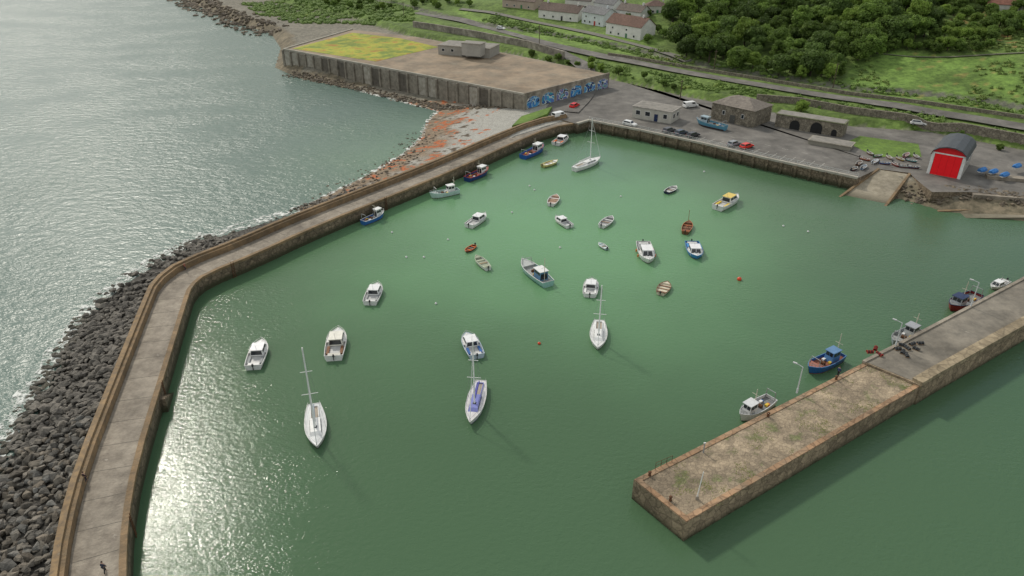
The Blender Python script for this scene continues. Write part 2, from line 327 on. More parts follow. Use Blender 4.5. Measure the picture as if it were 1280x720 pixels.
# ---------------------------------------------------------------- armour rocks
outer=offset(resample(smooth(inner,1),1.0),7.05)
ic=nearidx(outer,G(205,338,4)); ie=nearidx(outer,G(370,275,4)); ie2=nearidx(outer,G(560,198,4))
def RW(i):
    if i<ic: return 16.5-3*(i/ic)
    if i<ie: return 13.5+3.5*math.sin(PI*(i-ic)/(ie-ic))-.5*((i-ic)/(ie-ic))
    return max(0,13-9*(i-ie)/(ie2-ie))
def variants(n,k):
    out=[]
    for j in range(n):
        b=bmesh.new()
        for i in range(k):
            v=Vector([random.gauss(0,1) for _ in range(3)]).normalized(); v*=random.uniform(.8,1.05); b.verts.new((v.x,v.y*.8,v.z*.68))
        r=bmesh.ops.convex_hull(b,input=b.verts); bmesh.ops.delete(b,geom=[g for g in r['geom_interior']],context='VERTS')
        me=bpy.data.meshes.new('boulder'); b.to_mesh(me); b.free(); out.append(me)
    return out
rockm=mat('grey_boulder',(.2,.185,.16),(.1,.092,.08),scale=.9,bump=.8,bscale=4,rand=.42,wet=0,c3=(.27,.245,.2),hue=1)
rockmd=mat('far_boulder',(.22,.2,.17),(.085,.078,.068),scale=.45,bump=.8,bscale=4,coord='World',wet=0,detail=3,c3=(.28,.255,.21))
bv=variants(12,15)
for me in bv: me.materials.append(rockm)
sm=MB(); I=list(range(0,ie2,2)); edge=[]
for a,i in enumerate(I[:-1]):
    j=I[a+1]; q0=offset(outer,RW(i))[i]; q1=offset(outer,RW(j))[j]; edge.append((q0[0],q0[1]))
    sm.add([(*outer[i],2.6),(*outer[j],2.6),(*q1,-.9),(*q0,-.9)],[(0,1,2,3)])
struct(sm.build('rock_slope',mat('rubble_core',(.07,.063,.052),(.03,.028,.024),scale=1.5,bump=1,bscale=2),norm=False))
eg=edge[::3]; A=[(p[0]+random.uniform(-.6,.6),p[1]+random.uniform(-.6,.6)) for p in offset(eg,-3.2)]; Bq=[(p[0]+random.uniform(-.8,.8),p[1]+random.uniform(-.8,.8)) for p in offset(eg,.9)]
struct(MB().strip(A,Bq,.05,.1).build('rock_foam',fm),'stuff','thin white foam washing around the foot of the armour rocks','foam')
rocks=[]; offs={}
for i in range(ie2):
    W_=RW(i); k=.4; big=.86 if i<ic else .7
    while k<W_:
        kk=round(k,1)
        if kk not in offs: offs[kk]=offset(outer,kk)
        p=offs[kk][i]; f=k/max(W_,1)
        if i>ie and random.random()<.55*(i-ie)/(ie2-ie): k+=1; continue
        r=(random.uniform(.5,.95)+.5*random.random()**4)*big
        zz=2.75-3.3*f+random.uniform(-.1,.3)
        if i>ie-10: zz=max(zz-.6,min(Tz(*p)+.1,2))
        rocks.append((p[0]+random.uniform(-.4,.4),p[1]+random.uniform(-.4,.4),zz,r)); k+=random.uniform(.75,1.05)*big
rocks.sort(key=lambda q:math.dist(q[:3],(0,0,H)))
vis=[q for q in rocks if 0<proj(*q[:3])[0]<1290 and 0<proj(*q[:3])[1]<722]
near=set(id(q) for q in vis[:300])
fr=MB()
def addrock(mb,q,me):
    rz=random.uniform(0,6.28); ca,sa=math.cos(rz),math.sin(rz); sx,sz=random.uniform(.8,1.25),random.uniform(.7,1.1)
    mb.add([(q[0]+(v.co.x*sx*ca-v.co.y*sa)*q[3],q[1]+(v.co.x*sx*sa+v.co.y*ca)*q[3],q[2]+v.co.z*sz*q[3]) for v in me.vertices],[tuple(p.vertices) for p in me.polygons])
for q in rocks:
    if id(q) in near:
        o=bpy.data.objects.new('boulder',random.choice(bv)); C.objects.link(o); o.location=q[:3]; s_=q[3]; o.scale=(s_*random.uniform(.85,1.35),s_,s_*random.uniform(.75,1.15)); o.rotation_euler=(random.uniform(-.6,.6),random.uniform(-.6,.6),random.uniform(0,6.28))
        tag(o,'angular grey armour boulder in the near rock slope outside the breakwater','boulder','armour boulders outside the breakwater')
    else: addrock(fr,q,random.choice(bv))
struct(fr.build('armour_rocks',rockmd,norm=False),'stuff','farther grey armour rocks heaped along the bend of the breakwater','rocks')
rr=MB()
def rockline(pts,wd,n,s0,s1):
    pl=resample(pts,1.0)
    for _ in range(n):
        p=random.choice(pl); x=p[0]+random.uniform(-wd,wd); y=p[1]+random.uniform(-wd,wd); addrock(rr,(x,y,max(Tz(x,y),-.2)+.1,random.uniform(s0,s1)),random.choice(bv))
rockline(GL([(362,92),(450,110),(548,134),(600,137),(655,142)],.5),2.5,620,.35,1.0)
rockline(coastA[1:5],9,520,.6,2.4)
rockline(GL([(1125,242),(1165,250),(1215,250),(1290,262)],.5),3,260,.3,.9)
rockline(GL([(400,252),(440,232),(500,200),(530,165)],.3),5,260,.2,.6)
struct(rr.build('shore_rocks',mat('shore_rock',(.19,.155,.11),(.08,.067,.053),scale=.4,bump=.5,coord='World',detail=3),norm=False),'stuff','brown shore rocks scattered at the foot of walls and headland','rocks')
# ---------------------------------------------------------------- quay
asph=mat('quay_asphalt',(.18,.168,.15),(.115,.108,.098),scale=.25,bump=.15,bscale=6,c3=(.24,.22,.19),coord='World',macro=.25)
front=GL([(722,155),(736,151),(800,163),(880,180),(960,199),(1072,223)],3.3)
qpoly=front+GL([(1097,211),(1136,216),(1152,230),(1165,240),(1212,240),(1290,246),(1420,262)],3.3)+[(p[0]+1.2,p[1]+2) for p in foot[::-1][:8]]+GL([(735,84),(700,112),(680,138),(696,148)],3.3)
struct(MB().prism(qpoly,-1.5,QZ).build('quay',wallm))
struct(MB().prism(qpoly,QZ+.003,QZ+.012).build('quay_road',asph))
qc=thing('quay_wall_coping','pale stone coping along the long inner quay wall with buttresses','kerb')
MB().strip(offset(front,-.15),offset(front,.8),3.1,3.62).build('coping',mat('pale_coping',(.44,.41,.35),(.32,.3,.25),scale=.6,coord='World'),qc)
fr_=resample(front[1:],4.2)
for a,b_ in zip(fr_[:-1],fr_[1:]):
    an=math.atan2(b_[1]-a[1],b_[0]-a[0]); MB().box((a[0]+math.sin(an)*.25,a[1]-math.cos(an)*.25,1.1),(.6,.6,4.2),an).build('buttress',wallm,qc)
rl=thing('quay_railing','grey metal railing along the edge of the inner quay','railing'); pst=paint((.6,.6,.58))
fo=offset(resample(front[1:],2.6),.3); m=MB()
for z in (4.1,4.55):
    for a,b_ in zip(fo[:-1],fo[1:]): m.tube((*a,z),(*b_,z),.05,n=4)
m.build('rail',pst,rl)
for a in fo: MB().tube((*a,3.6),(*a,4.6),.06,n=4).build('post',pst,rl)
mk=MB(); fo2=resample(front[1:],2.7)
for i in range(14,len(fo2)-4):
    a=fo2[i]; b_=fo2[i+1]; an=math.atan2(b_[1]-a[1],b_[0]-a[0]); nx,ny=-math.sin(an),math.cos(an)
    mk.box((a[0]+nx*4.2,a[1]+ny*4.2,QZ+.018),(.12,4.6,.006),an)
l1=offset(resample(front[1:],3),11.5)
for i in range(4,len(l1)-3,2):
    an=math.atan2(l1[i+1][1]-l1[i][1],l1[i+1][0]-l1[i][0]); mk.box((*l1[i],QZ+.018),(1.8,.14,.006),an)
struct(mk.build('road_marking',mat('road_paint',(.55,.53,.48),(.3,.29,.26),scale=2)))
sa,sb=G(1098,212,3.3),G(1137,218,3.3); sc_,sd_=G(1104,262,-.6),G(1046,250,-.6)
slm=mat('slipway_concrete',(.34,.3,.23),(.21,.185,.135),scale=.6,wet=.1,bump=.3,coord='World',macro=.2)
sp=thing('slipway','pale concrete boat slipway sloping into the green harbour beside the quay','slipway')
MB().add([(*sa,3.32),(*sb,3.32),(*sc_,-.6),(*sd_,-.6),(*sa,-2),(*sb,-2),(*sc_,-2),(*sd_,-2)],[(0,1,2,3),(0,4,5,1),(1,5,6,2),(2,6,7,3),(3,7,4,0)]).build('ramp',slm,sp)
def wedge(m,a,b,za,zb,wd):
    an=math.atan2(b[1]-a[1],b[0]-a[0]); nx,ny=-math.sin(an)*wd/2,math.cos(an)*wd/2
    m.add([(a[0]+nx,a[1]+ny,-2),(b[0]+nx,b[1]+ny,-2),(b[0]-nx,b[1]-ny,-2),(a[0]-nx,a[1]-ny,-2),(a[0]+nx,a[1]+ny,za),(b[0]+nx,b[1]+ny,zb),(b[0]-nx,b[1]-ny,zb),(a[0]-nx,a[1]-ny,za)],[(0,1,2,3),(4,5,6,7),(0,1,5,4),(1,2,6,5),(2,3,7,6),(3,0,4,7)])
m=MB(); wedge(m,sa,sd_,3.7,-.2,.6); m.build('side_wall',par,sp); m=MB(); wedge(m,sb,sc_,3.7,-.2,.6); m.build('side_wall',par,sp)
s2=thing('jetty_slipway','low brown slipway wall running out from the right shore','slipway')
m=MB(); wedge(m,G(1330,258,1.5),G(1172,264,0),2.0,.15,.8); m.build('wall',par,s2)
m=MB(); wedge(m,G(1340,270,.6),G(1195,268,0),1.3,-.05,4.2); m.build('ramp',slm,s2)
# ---------------------------------------------------------------- right pier
pwall=mat('pier_side_stone',(.36,.28,.19),(.23,.18,.12),scale=.7,bump=.8,bscale=2.5,voro=.9,vlo=.6,wet=.45,coord='World',macro=.25)
stonep=mat('pier_paving_stone',(.34,.27,.185),(.25,.2,.14),scale=.35,bump=.6,bscale=3,voro=1.7,vlo=.72,c3=(.16,.17,.075),lo=.38,hi=.56,coord='World',macro=.35)
rp_=thing('stone_pier','old brown stone pier jutting in from the right with its blunt end','pier')
back=GL([(792,600),(1085,451)],3.2); frt=GL([(858,653),(1149,484)],3.2)
MB().prism([back[0],frt[0],frt[1],back[1]],-2,3.2).build('wall',pwall,rp_)
def inset(poly,d):
    cx=sum(p[0] for p in poly)/len(poly); cy=sum(p[1] for p in poly)/len(poly)
    return [(p[0]+(cx-p[0])*d/math.dist(p,(cx,cy)),p[1]+(cy-p[1])*d/math.dist(p,(cx,cy))) for p in poly]
MB().prism(inset([back[0],frt[0],frt[1],back[1]],.4),3.2,3.23).build('paving',stonep,rp_)
rim=[back[1],back[0],frt[0],frt[1]]
m=MB(); m.strip(offset(rim,0.04),offset(rim,.75),3.1,3.33); m.build('edge_stone',mat('reddish_edge_stone',(.38,.23,.13),(.28,.2,.13),scale=.4,voro=.8,vlo=.6,bump=.5,c3=(.38,.32,.23),coord='World',macro=.3),rp_)
cp=thing('concrete_pier','grey concrete inner length of the right pier with raised front kerb','pier')
bk2=GL([(1078,452),(1120,431),(1280,347),(1500,228)],3.6); fr2=GL([(1152,482),(1172,470),(1280,409),(1500,284)],3.6)
MB().prism(fr2+bk2[::-1],-2,3.6).build('wall',pwall,cp)
MB().prism(inset(fr2+bk2[::-1],.3),3.6,3.64).build('deck',mat('dark_deck_concrete',(.23,.205,.165),(.14,.127,.105),scale=.35,c3=(.29,.26,.21),coord='World',bump=.4,macro=.35),cp)
MB().strip(offset(fr2,-.05),offset(fr2,1.5),3.5,4.15).build('kerb',mat('kerb_stone',(.37,.3,.2),(.25,.2,.13),scale=.7,voro=.6,vlo=.7,bump=.4,coord='World',macro=.3),cp)
MB().strip(offset(bk2,-.5),offset(bk2,.05),3.5,3.85).build('kerb',conc,cp)
tf=MB()
for _ in range(700):
    u=random.random(); v=random.random()**.6; x=(frt[0][0]*(1-u)+frt[1][0]*u)*v+(back[0][0]*(1-u)+back[1][0]*u)*(1-v); y=(frt[0][1]*(1-u)+frt[1][1]*u)*v+(back[0][1]*(1-u)+back[1][1]*u)*(1-v)
    if noise.noise((x*.25,y*.25,3))<.16: continue
    for k in range(10):
        a=random.uniform(0,6.28); r=random.uniform(.05,.6); qx,qy=x+math.cos(a)*r,y+math.sin(a)*r; tf.add([(qx-.06,qy-.03,3.235),(qx+.06,qy,3.235),(qx+random.uniform(-.1,.1),qy+random.uniform(.04,.12),3.235+random.uniform(.01,.07))],[(0,1,2)])
struct(tf.build('weeds',mat('weed_green',(.15,.19,.05),(.22,.2,.07)),norm=False),'stuff','tufts of green weeds between the pier paving stones','weeds')
# ---------------------------------------------------------------- furniture
def lamp(px,py,z,h,label,grp='lamp posts on the harbour walls',rz=2.4):
    x,y=G(px,py,z); t=thing('lamp_post',label,'lamp post',(x,y,z),rz,grp); pm_=paint((.6,.62,.62))
    MB().tube((0,0,0),(0,0,.8),.15,.14,8).build('base',pm_,t); MB().tube((0,0,.8),(0,0,h),.1,.07,8).build('pole',pm_,t)
    MB().tube((0,0,h),(1.0,0,h+.2),.05,.045).build('arm',pm_,t); MB().box((1.2,0,h+.18),(.6,.24,.14)).build('lamp_head',paint((.6,.6,.6)),t)
lamp(996,491,3.2,4.6,'pale lamp post on the pier beside the blue trawler')
lamp(1119,433,3.6,4.4,'pale lamp post on the pier edge by the gantry boat')
lamp(1213,384,3.6,4.9,'lamp post on the concrete pier nearest the right frame edge')
x,y=G(871,624,3.2); t=thing('navigation_pole','slim white pole standing near the end of the stone pier','pole',(x,y,3.2))
MB().tube((0,0,0),(0,0,.5),.25,.2,8).build('base',conc,t); MB().tube((0,0,.5),(.25,0,4.4),.08,.06).build('pole',paint(WHITE),t)
x,y=G(879,566,3.2); t=thing('mooring_post','short pale post near the back edge of the stone pier','post',(x,y,3.2)); MB().tube((0,0,0),(0,0,1.6),.09,.08).build('post',paint(GREY),t); MB().box((0,0,1.65),(.3,.12,.2)).build('sign_plate',paint(WHITE),t)
for i,(px,py,l) in enumerate([(812,594,'iron mooring bollard closest to the pier tip'),(960,520,'iron mooring bollard by the white and orange boat'),(1045,474,'iron mooring bollard behind the blue trawler'),(838,625,'iron mooring bollard on the short end face of the pier')]):
    x,y=G(px,py,3.36); t=thing('bollard',l,'bollard',(x,y,3.36),0,'bollards on the stone pier'); MB().tube((0,0,-.05),(0,0,.45),.2,.15,10).build('post',rust,t); MB().ball((0,0,.52),.24,10,5,.55).build('cap',rust,t,True)
x,y=G(829,583,3.2); t=thing('stair_railing','small rusty railing above the steps at the pier tip','railing',(x,y,3.3),R(29))
for k in range(4): MB().tube((k*.9-1.3,0,0),(k*.9-1.3,0,1.1),.035).build('post',rust,t)
MB().tube((-1.3,0,1.1),(1.4,0,1.1),.03).tube((-1.3,0,.6),(1.4,0,.6),.025).build('rail',rust,t)
def pot(px,py,z,c,label,rz=0,grp=None):
    x,y=G(px,py,z); t=thing('lobster_pot',label,'lobster pot',(x,y,z),rz,grp or 'lobster pots on the pier')
    MB().box((0,0,.04),(1.0,.6,.08)).build('base',paint(WOOD,.8),t); m=MB()
    for xx in (-.48,0,.48):
        pts=[(xx,-.28,.05)]+[(xx,-.28*math.cos(a),.2+.28*math.sin(a)) for a in np.linspace(0,PI,6)]+[(xx,.28,.05)]
        for a,b_ in zip(pts[:-1],pts[1:]): m.tube(a,b_,.035,n=4)
    m.build('frame',paint(c,.7),t)
    m=MB(); m.loft([[(xx,-.26,.06)]+[(xx,-.26*math.cos(a),.2+.26*math.sin(a)) for a in np.linspace(0,PI,6)]+[(xx,.26,.06)] for xx in (-.45,.45)]); m.build('netting',mat('net_%d'%(c[0]*100),tuple(.3*k+.03 for k in c),scale=14,bump=1),t)
for i,(px,py) in enumerate([(1122,437),(1128,441),(1134,436),(1127,432),(1140,431),(1133,445),(1145,437),(1150,430)]): pot(px,py,3.64,(.12,.13,.14),'grey lobster pot %s of the heap by the gantry boat'%['at the front','second','third','fourth','fifth','lowest','sixth','farthest right'][i],i*.9)
for i,(px,py) in enumerate([(1087,441),(1094,437),(1099,444)]): pot(px,py,3.64,RED,['leftmost red lobster pot on the pier corner','middle red lobster pot on the pier corner','rightmost red lobster pot on the pier corner'][i],i)
# ---------------------------------------------------------------- boats
def boat(kind,bow,stern,label,hc=WHITE,dc=WHITE,cc=WHITE,ac=BLUE,br=.36,z0=0,cat='boat',grp='boats moored in the harbour',mast=None,fenders=None,anti=(.12,.03,.03),Lmin=2.6,name=None,cabin='fwd',ls=.9,rc=None):
    b=G(bow[0],bow[1],z0+.4); s=G(stern[0],stern[1],z0+.4); Ln=max(math.dist(b,s)*(ls if kind!='yacht' else .96),Lmin); B=Ln*br; B=min(B,3.4)
    rz=math.atan2(b[1]-s[1],b[0]-s[0]); t=thing(name or {'yacht':'sailing_yacht','cruiser':'motor_cruiser','fishing':'fishing_boat','open':'open_boat'}[kind],label,cat,((b[0]+s[0])/2,(b[1]+s[1])/2,z0),rz,grp)
    fb={'yacht':.085,'cruiser':.11,'fishing':.14,'open':.11}[kind]*Ln; fb=min(max(fb,.4),1.1)
    sw_={'yacht':.55,'cruiser':.88,'fishing':.75,'open':.66}[kind]; pw={'yacht':1.35,'cruiser':1.9,'fishing':1.8,'open':1.6}[kind]
    def hw_(u): return B/2*((sw_+(1-sw_)*math.sin(PI/2*u/.45)) if u<.45 else max(.015,math.cos(PI/2*((u-.45)/.55)**pw)))
    def sh(u): return fb*(1+.12*(1-u)**2+(.5 if kind=='fishing' else .28)*u**3)
    U=[0,.08,.2,.33,.45,.57,.68,.78,.86,.92,.97,1.0]
    X=lambda u,zf=1:(-.5+u)*Ln-(.0 if u<.7 else (u-.7)/.3*(1-zf)*.09*Ln)
    hull=MB(); stripe=MB(); rings=[]
    for u in U:
        W_=hw_(u); h=sh(u); r=[(X(u,1),W_,h),(X(u,.55),W_*.95,h*.5),(X(u,.15),W_*.84,.1),(X(u,0),W_*.78,-.05),(X(u,0)*.97,0.001,-.45*min(1,Ln/8)),(X(u,0),-W_*.78,-.05),(X(u,.15),-W_*.84,.1),(X(u,.55),-W_*.95,h*.5),(X(u,1),-W_,h)]; rings.append(r)
    hull.loft(rings,cap=False,closed=False); hull.add(rings[0],[tuple(range(9))]); hull.build('hull',paint(hc),t,True)
    for sd_ in (1,-1): stripe.loft([[(X(u,.18),sd_*(hw_(u)*.845+.012),.13),(X(u,.0),sd_*(hw_(u)*.79+.012),-.06)] for u in U],cap=False,closed=False)
    stripe.build('waterline_stripe',paint(anti),t)
    g=MB(); iw=.07 if kind!='yacht' else .06
    for sd_ in (1,-1): g.loft([[(X(u),sd_*(hw_(u)+.025),sh(u)-.06),(X(u),sd_*(hw_(u)+.025),sh(u)+.035),(X(u)-(iw if u>.9 else 0),sd_*max(0,hw_(u)-iw),sh(u)+.035),(X(u)-(iw if u>.9 else 0),sd_*max(0,hw_(u)-iw),sh(u)-.06)] for u in U])
    g.box((-Ln/2+.04,0,sh(0)),(.08,hw_(0)*2,.08)); g.build('gunwale',paint(ac if kind in('fishing','open') else tuple(k*.85 for k in hc)),t)
    def deck(u0,u1,drop,m_,nm):
        us=[u0]+[u for u in U if u0<u<u1]+[u1]; d=MB(); d.loft([[(X(u)-(.05 if u>.9 else 0),max(.005,hw_(u)-.04),sh(u)-drop),(X(u)-(.05 if u>.9 else 0),0,sh(u)-drop+.03),(X(u)-(.05 if u>.9 else 0),-max(.005,hw_(u)-.04),sh(u)-drop)] for u in us],cap=False,closed=False)
        if drop>.2 and u1<.97: W_=hw_(u1)-.04; d.add([(X(u1),-W_,sh(u1)-drop),(X(u1),W_,sh(u1)-drop),(X(u1),W_,sh(u1)-.02),(X(u1),-W_,sh(u1)-.02)],[(0,1,2,3)])
        d.build(nm,m_,t)
    def windows(q,faces,lo=.35,hi=.85,n=1):
        for fce in faces:
            for k in range(n):
                MB().panel(q[fce],.06+k*.9/n,.06+(k+1)*.9/n-.05,lo,hi,.015).build('window',glass,t)
    def outboard():
        m=MB(); m.box((-Ln/2-.2,0,fb+.28),(.3,.28,.42),0,.8,.8); m.box((-Ln/2-.2,0,fb-.25),(.14,.1,.8)); m.build('outboard_motor',paint(DARK),t)
    def railing(u0,u1,h=.5):
        us=[u for u in np.linspace(u0,u1,6)]; m=MB()
        for sd_ in (1,-1):
            pts=[(X(u),sd_*max(.01,hw_(u)-.08),sh(u)) for u in us]
            for a,b_ in zip(pts[:-1],pts[1:]): m.tube((a[0],a[1],a[2]+h),(b_[0],b_[1],b_[2]+h),.022,n=4)
            for a in pts: m.tube(a,(a[0],a[1],a[2]+h),.018,n=4)
        m.build('guard_rail',steel,t)
    if kind=='yacht':
        deck(0,1,.03,paint(dc),'deck')
        z=fb*1.05; m=MB(); q=m.frus(-.12*Ln,.27*Ln,B*.56,z-.05,-.11*Ln,.2*Ln,B*.46,z+.42); m.build('coachroof',paint(cc),t); windows(q,'sp',.25,.75,3)
        MB().box((.1*Ln,0,z+.44),(.5,.5,.06)).build('hatch',glass,t)
        m=MB(); x0,x1=-.42*Ln,-.14*Ln; w_=B*.36
        for yy in (-w_/2,w_/2): m.box(((x0+x1)/2,yy,z+.12),(x1-x0,.1,.3))
        m.box((x0,0,z+.1),(.1,w_,.26)); m.build('cockpit_coaming',paint(cc),t)
        MB().box(((x0+x1)/2,0,z+.02),(x1-x0-.1,w_-.1,.05)).build('cockpit_floor',paint((.4,.34,.27),.7),t)
        mh=mast or Ln*1.12; mxx=.1*Ln; mw=mat('mast_alloy',(.85,.85,.83),(.75,.75,.74),rough=.4)
        MB().tube((mxx,0,z),(mxx-.1,0,z+mh),.13,.09,8).build('mast',mw,t)
        MB().tube((mxx-.05,0,z+1.1),(-.34*Ln,0,z+1.2),.08,.07).build('boom',mw,t)
        MB().loft([[(mxx-.15-k*(.42*Ln-.2)/5,yy*(.17-.015*k),z+1.2+zz*(.34-.03*k)) for yy,zz in ((-1,0),(1,0),(.6,.8),(0,1),(-.6,.8))] for k in range(6)]).build('sail_cover',paint(ac,.8),t)
        for f_,wd in ((.45,.36),(.72,.26)): MB().tube((mxx-.05,-B*wd,z+mh*f_),(mxx-.05,B*wd,z+mh*f_),.045).build('spreader',mw,t)
        m=MB(); top=(mxx-.1,0,z+mh)
        for e_ in ((Ln/2-.1,0,sh(1)),(-Ln/2+.1,0,sh(0)),(mxx-.2,B*.46,z),(mxx-.2,-B*.46,z)): m.tube(e_,top,.017,n=4)
        m.build('rigging',steel,t); railing(.02,.99)
        MB().tube((Ln/2-.15,0,sh(1)+.1),(mxx+.1,0,z+mh*.93),.06,.03).build('furled_jib',mw,t)
    elif kind=='cruiser':
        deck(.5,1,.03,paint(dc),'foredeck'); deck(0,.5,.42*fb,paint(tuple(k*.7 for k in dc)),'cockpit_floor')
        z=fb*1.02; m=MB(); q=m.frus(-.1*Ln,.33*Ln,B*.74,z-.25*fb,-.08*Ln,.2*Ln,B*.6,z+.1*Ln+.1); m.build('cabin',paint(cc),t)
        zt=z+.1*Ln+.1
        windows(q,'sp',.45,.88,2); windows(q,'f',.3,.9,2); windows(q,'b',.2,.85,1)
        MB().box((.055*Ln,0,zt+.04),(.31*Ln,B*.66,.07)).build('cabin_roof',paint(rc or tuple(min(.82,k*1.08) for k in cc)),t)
        MB().box((.26*Ln,0,z+.1),(.25*Ln,B*.4,.2),0,.7,.7).build('fore_cabin',paint(cc),t); MB().box((.29*Ln,0,z+.22),(.4,.4,.05)).build('hatch',glass,t)
        for sd_ in (1,-1): MB().box((-.26*Ln,sd_*B*.33,z-.22*fb),(.26*Ln,B*.13,.3)).build('bench_seat',paint(ac,.7),t)
        MB().box((-.43*Ln,0,z-.2*fb),(.09*Ln,B*.6,.35)).build('engine_box',paint(tuple(k*.8 for k in cc)),t)
        outboard(); railing(.55,.99,.4); MB().tube((-.05*Ln,0,zt),(-.1*Ln,0,zt+1.3),.03,.015).build('aerial',steel,t)
    elif kind=='fishing':
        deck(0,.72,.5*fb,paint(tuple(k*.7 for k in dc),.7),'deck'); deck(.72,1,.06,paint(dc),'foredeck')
        z=fb*.6; x0=.08*Ln if cabin=='fwd' else -.34*Ln; x1=x0+.24*Ln; hh=1.9 if Ln>6 else 1.5
        m=MB(); q=m.frus(x0,x1,B*.56,z,x0+.02,x1-.08*Ln*.4,B*.5,z+hh); m.build('wheelhouse',paint(cc),t); windows(q,'spf',.58,.88,2); windows(q,'b',.15,.8,1)
        MB().box(((x0+x1)/2-.03,0,z+hh+.05),(x1-x0+.15,B*.6,.1)).build('wheelhouse_roof',paint(rc or ac),t)
        m=MB(); m.tube((x0-.1,0,z),(x0-.1,0,z+hh+(mast or 2.0)),.08,.055).tube((x0-.1,-.7,z+hh+1.0),(x0-.1,.7,z+hh+1.0),.035); m.build('mast',paint((.6,.55,.45)),t)
        gx=-.44*Ln if cabin=='fwd' else .3*Ln; m=MB(); m.tube((gx,-B*.32,z),(gx,-B*.28,z+1.9),.06).tube((gx,B*.32,z),(gx,B*.28,z+1.9),.06).tube((gx,-B*.28,z+1.9),(gx,B*.28,z+1.9),.06); m.build('gantry',steel,t)
        wx=-.12*Ln if cabin=='fwd' else .05*Ln; MB().tube((wx,-.4,z+.35),(wx,.4,z+.35),.25,n=10).box((wx,0,z+.15),(.4,.9,.3)).build('winch',rust,t)
        for k,cc_ in enumerate((ORANGE,BLUE,YEL,WHITE)):
            MB().box((wx-.16*Ln+.1*k,(-1)**k*B*.2,z+.18+.02*k),(.6,.42,.3)).build('fish_box',paint(cc_,.6),t)
        railing(.74,.99,.45)
    else:
        deck(0,.8,.55*fb,paint(dc,.7),'floor'); deck(.8,1,.05,paint(dc,.7),'foredeck')
        for u in (.16,.42,.64): MB().box((X(u),0,sh(u)-.18*fb-.05),(.25,hw_(u)*1.94,.05)).build('thwart',paint(ac if u!=.42 else WOOD,.7),t)
        outboard()
    if fenders:
        for u,sd_ in ((.3,1),(.6,1),(.35,-1),(.62,-1)): MB().tube((X(u),sd_*(hw_(u)+.16),.2),(X(u),sd_*(hw_(u)+.16),.75),.15,n=8).build('fender',paint(fenders),t)
    return t
boat('cruiser',(329,426),(316,462),'boxy white motor boat farthest left in the harbour',ac=GREY,br=.4)
boat('cruiser',(424,412),(417,451),'white cabin cruiser directly above the left sailing yacht',cc=(.7,.68,.6),ac=BROWN,br=.4)
boat('yacht',(397,564),(393,507),'white sailing yacht with tall mast nearest the bottom left',mast=13.8,ac=(.4,.45,.5),dc=(.6,.62,.62),br=.31)
boat('cruiser',(473,355),(462,381),'small white motor boat below the bend of the breakwater, grey seats',ac=GREY,br=.42)
boat('cruiser',(582,417),(597,448),'white cabin boat with blue trim just above the blue covered yacht',ac=BLUE,hc=(.5,.6,.7),br=.42)
boat('yacht',(587,534),(602,478),'white sailing yacht with violet blue deck covers moored at bottom centre',dc=(.68,.66,.66),ac=(.12,.12,.5),cc=(.22,.24,.55),mast=11.2,br=.27,anti=(.15,.12,.45))
boat('fishing',(652,329),(686,357),'teal hulled double mast workboat with blue wheelhouse in mid harbour',hc=(.3,.52,.48),dc=(.5,.52,.5),cc=(.12,.25,.4),ac=WHITE,cabin='aft',mast=3,anti=TEAL,br=.36,ls=.98)
boat('cruiser',(740,349),(737,371),'rounded white motor boat above the centre yacht',ac=WHITE,br=.46)
boat('yacht',(747,439),(749,402),'white sailing yacht moored right of centre with bare mast',mast=10,ac=(.5,.5,.52),br=.33)
boat('cruiser',(812,331),(803,304),'white cruiser with orange fenders right of centre',ac=GREY,fenders=ORANGE,br=.42)
boat('cruiser',(872,325),(864,303),'white cabin boat with bright blue hull and seats',hc=(.05,.25,.55),ac=(.05,.25,.55),br=.44)
boat('open',(835,352),(825,368),'small cream open boat with brown thwarts',hc=CREAM,dc=CREAM,ac=BROWN,br=.48)
t=boat('open',(862,277),(856,292),'small red brown sailing dinghy with furled tan sail',hc=BROWN,dc=(.2,.09,.05),ac=(.45,.15,.05),br=.36,Lmin=4.2)
MB().tube((.5,0,.2),(.4,0,4.6),.07,.05).build('mast',paint(WOOD),t); MB().tube((.35,0,.8),(-1.7,0,1.2),.12,.06).build('furled_sail',paint((.35,.1,.04),.8),t)
boat('cruiser',(923,246),(895,262),'white cruiser with yellow canopy at the upper right moorings',rc=(.75,.55,.12),ac=YEL,br=.38)
boat('open',(846,233),(832,241),'small dark blue open boat below the quay wall',hc=NAVY,dc=(.4,.4,.38),ac=WHITE,br=.42)
boat('cruiser',(608,268),(585,284),'white cruiser left of centre, nearest the breakwater moorings',ac=(.5,.5,.5),br=.38)
boat('open',(698,201),(677,208),'yellow and white open boat beside the far yacht',hc=(.6,.55,.2),dc=WHITE,ac=(.7,.62,.3),br=.38)
boat('yacht',(751,199),(717,213),'white sailing yacht with tall mast moored close to the quay corner',mast=12.2,ac=WHITE,br=.31,anti=(.03,.05,.12))
boat('open',(696,244),(688,257),'small white boat with brown floor left of the far yacht moorings',dc=(.45,.3,.22),ac=WHITE,br=.42)
boat('cruiser',(694,271),(713,284),'small white cuddy boat near the upper middle of the harbour',ac=GREY,br=.42)
boat('open',(766,271),(751,284),'grey and white open boat in the upper middle of the harbour',dc=(.3,.3,.3),ac=WHITE,br=.4)
boat('open',(581,315),(594,306),'black inflatable dinghy with orange seats',hc=DARK,dc=DARK,ac=ORANGE,br=.44)
boat('open',(594,320),(611,337),'slim white and green rowing boat with outboard, left of teal workboat',ac=(.5,.55,.4),dc=(.35,.38,.28),br=.34)
boat('open',(748,303),(759,311),'tiny pale turquoise tender in the middle of the harbour',hc=(.45,.65,.65),dc=(.5,.65,.65),ac=WHITE,br=.44)
B2='boats alongside the breakwater'
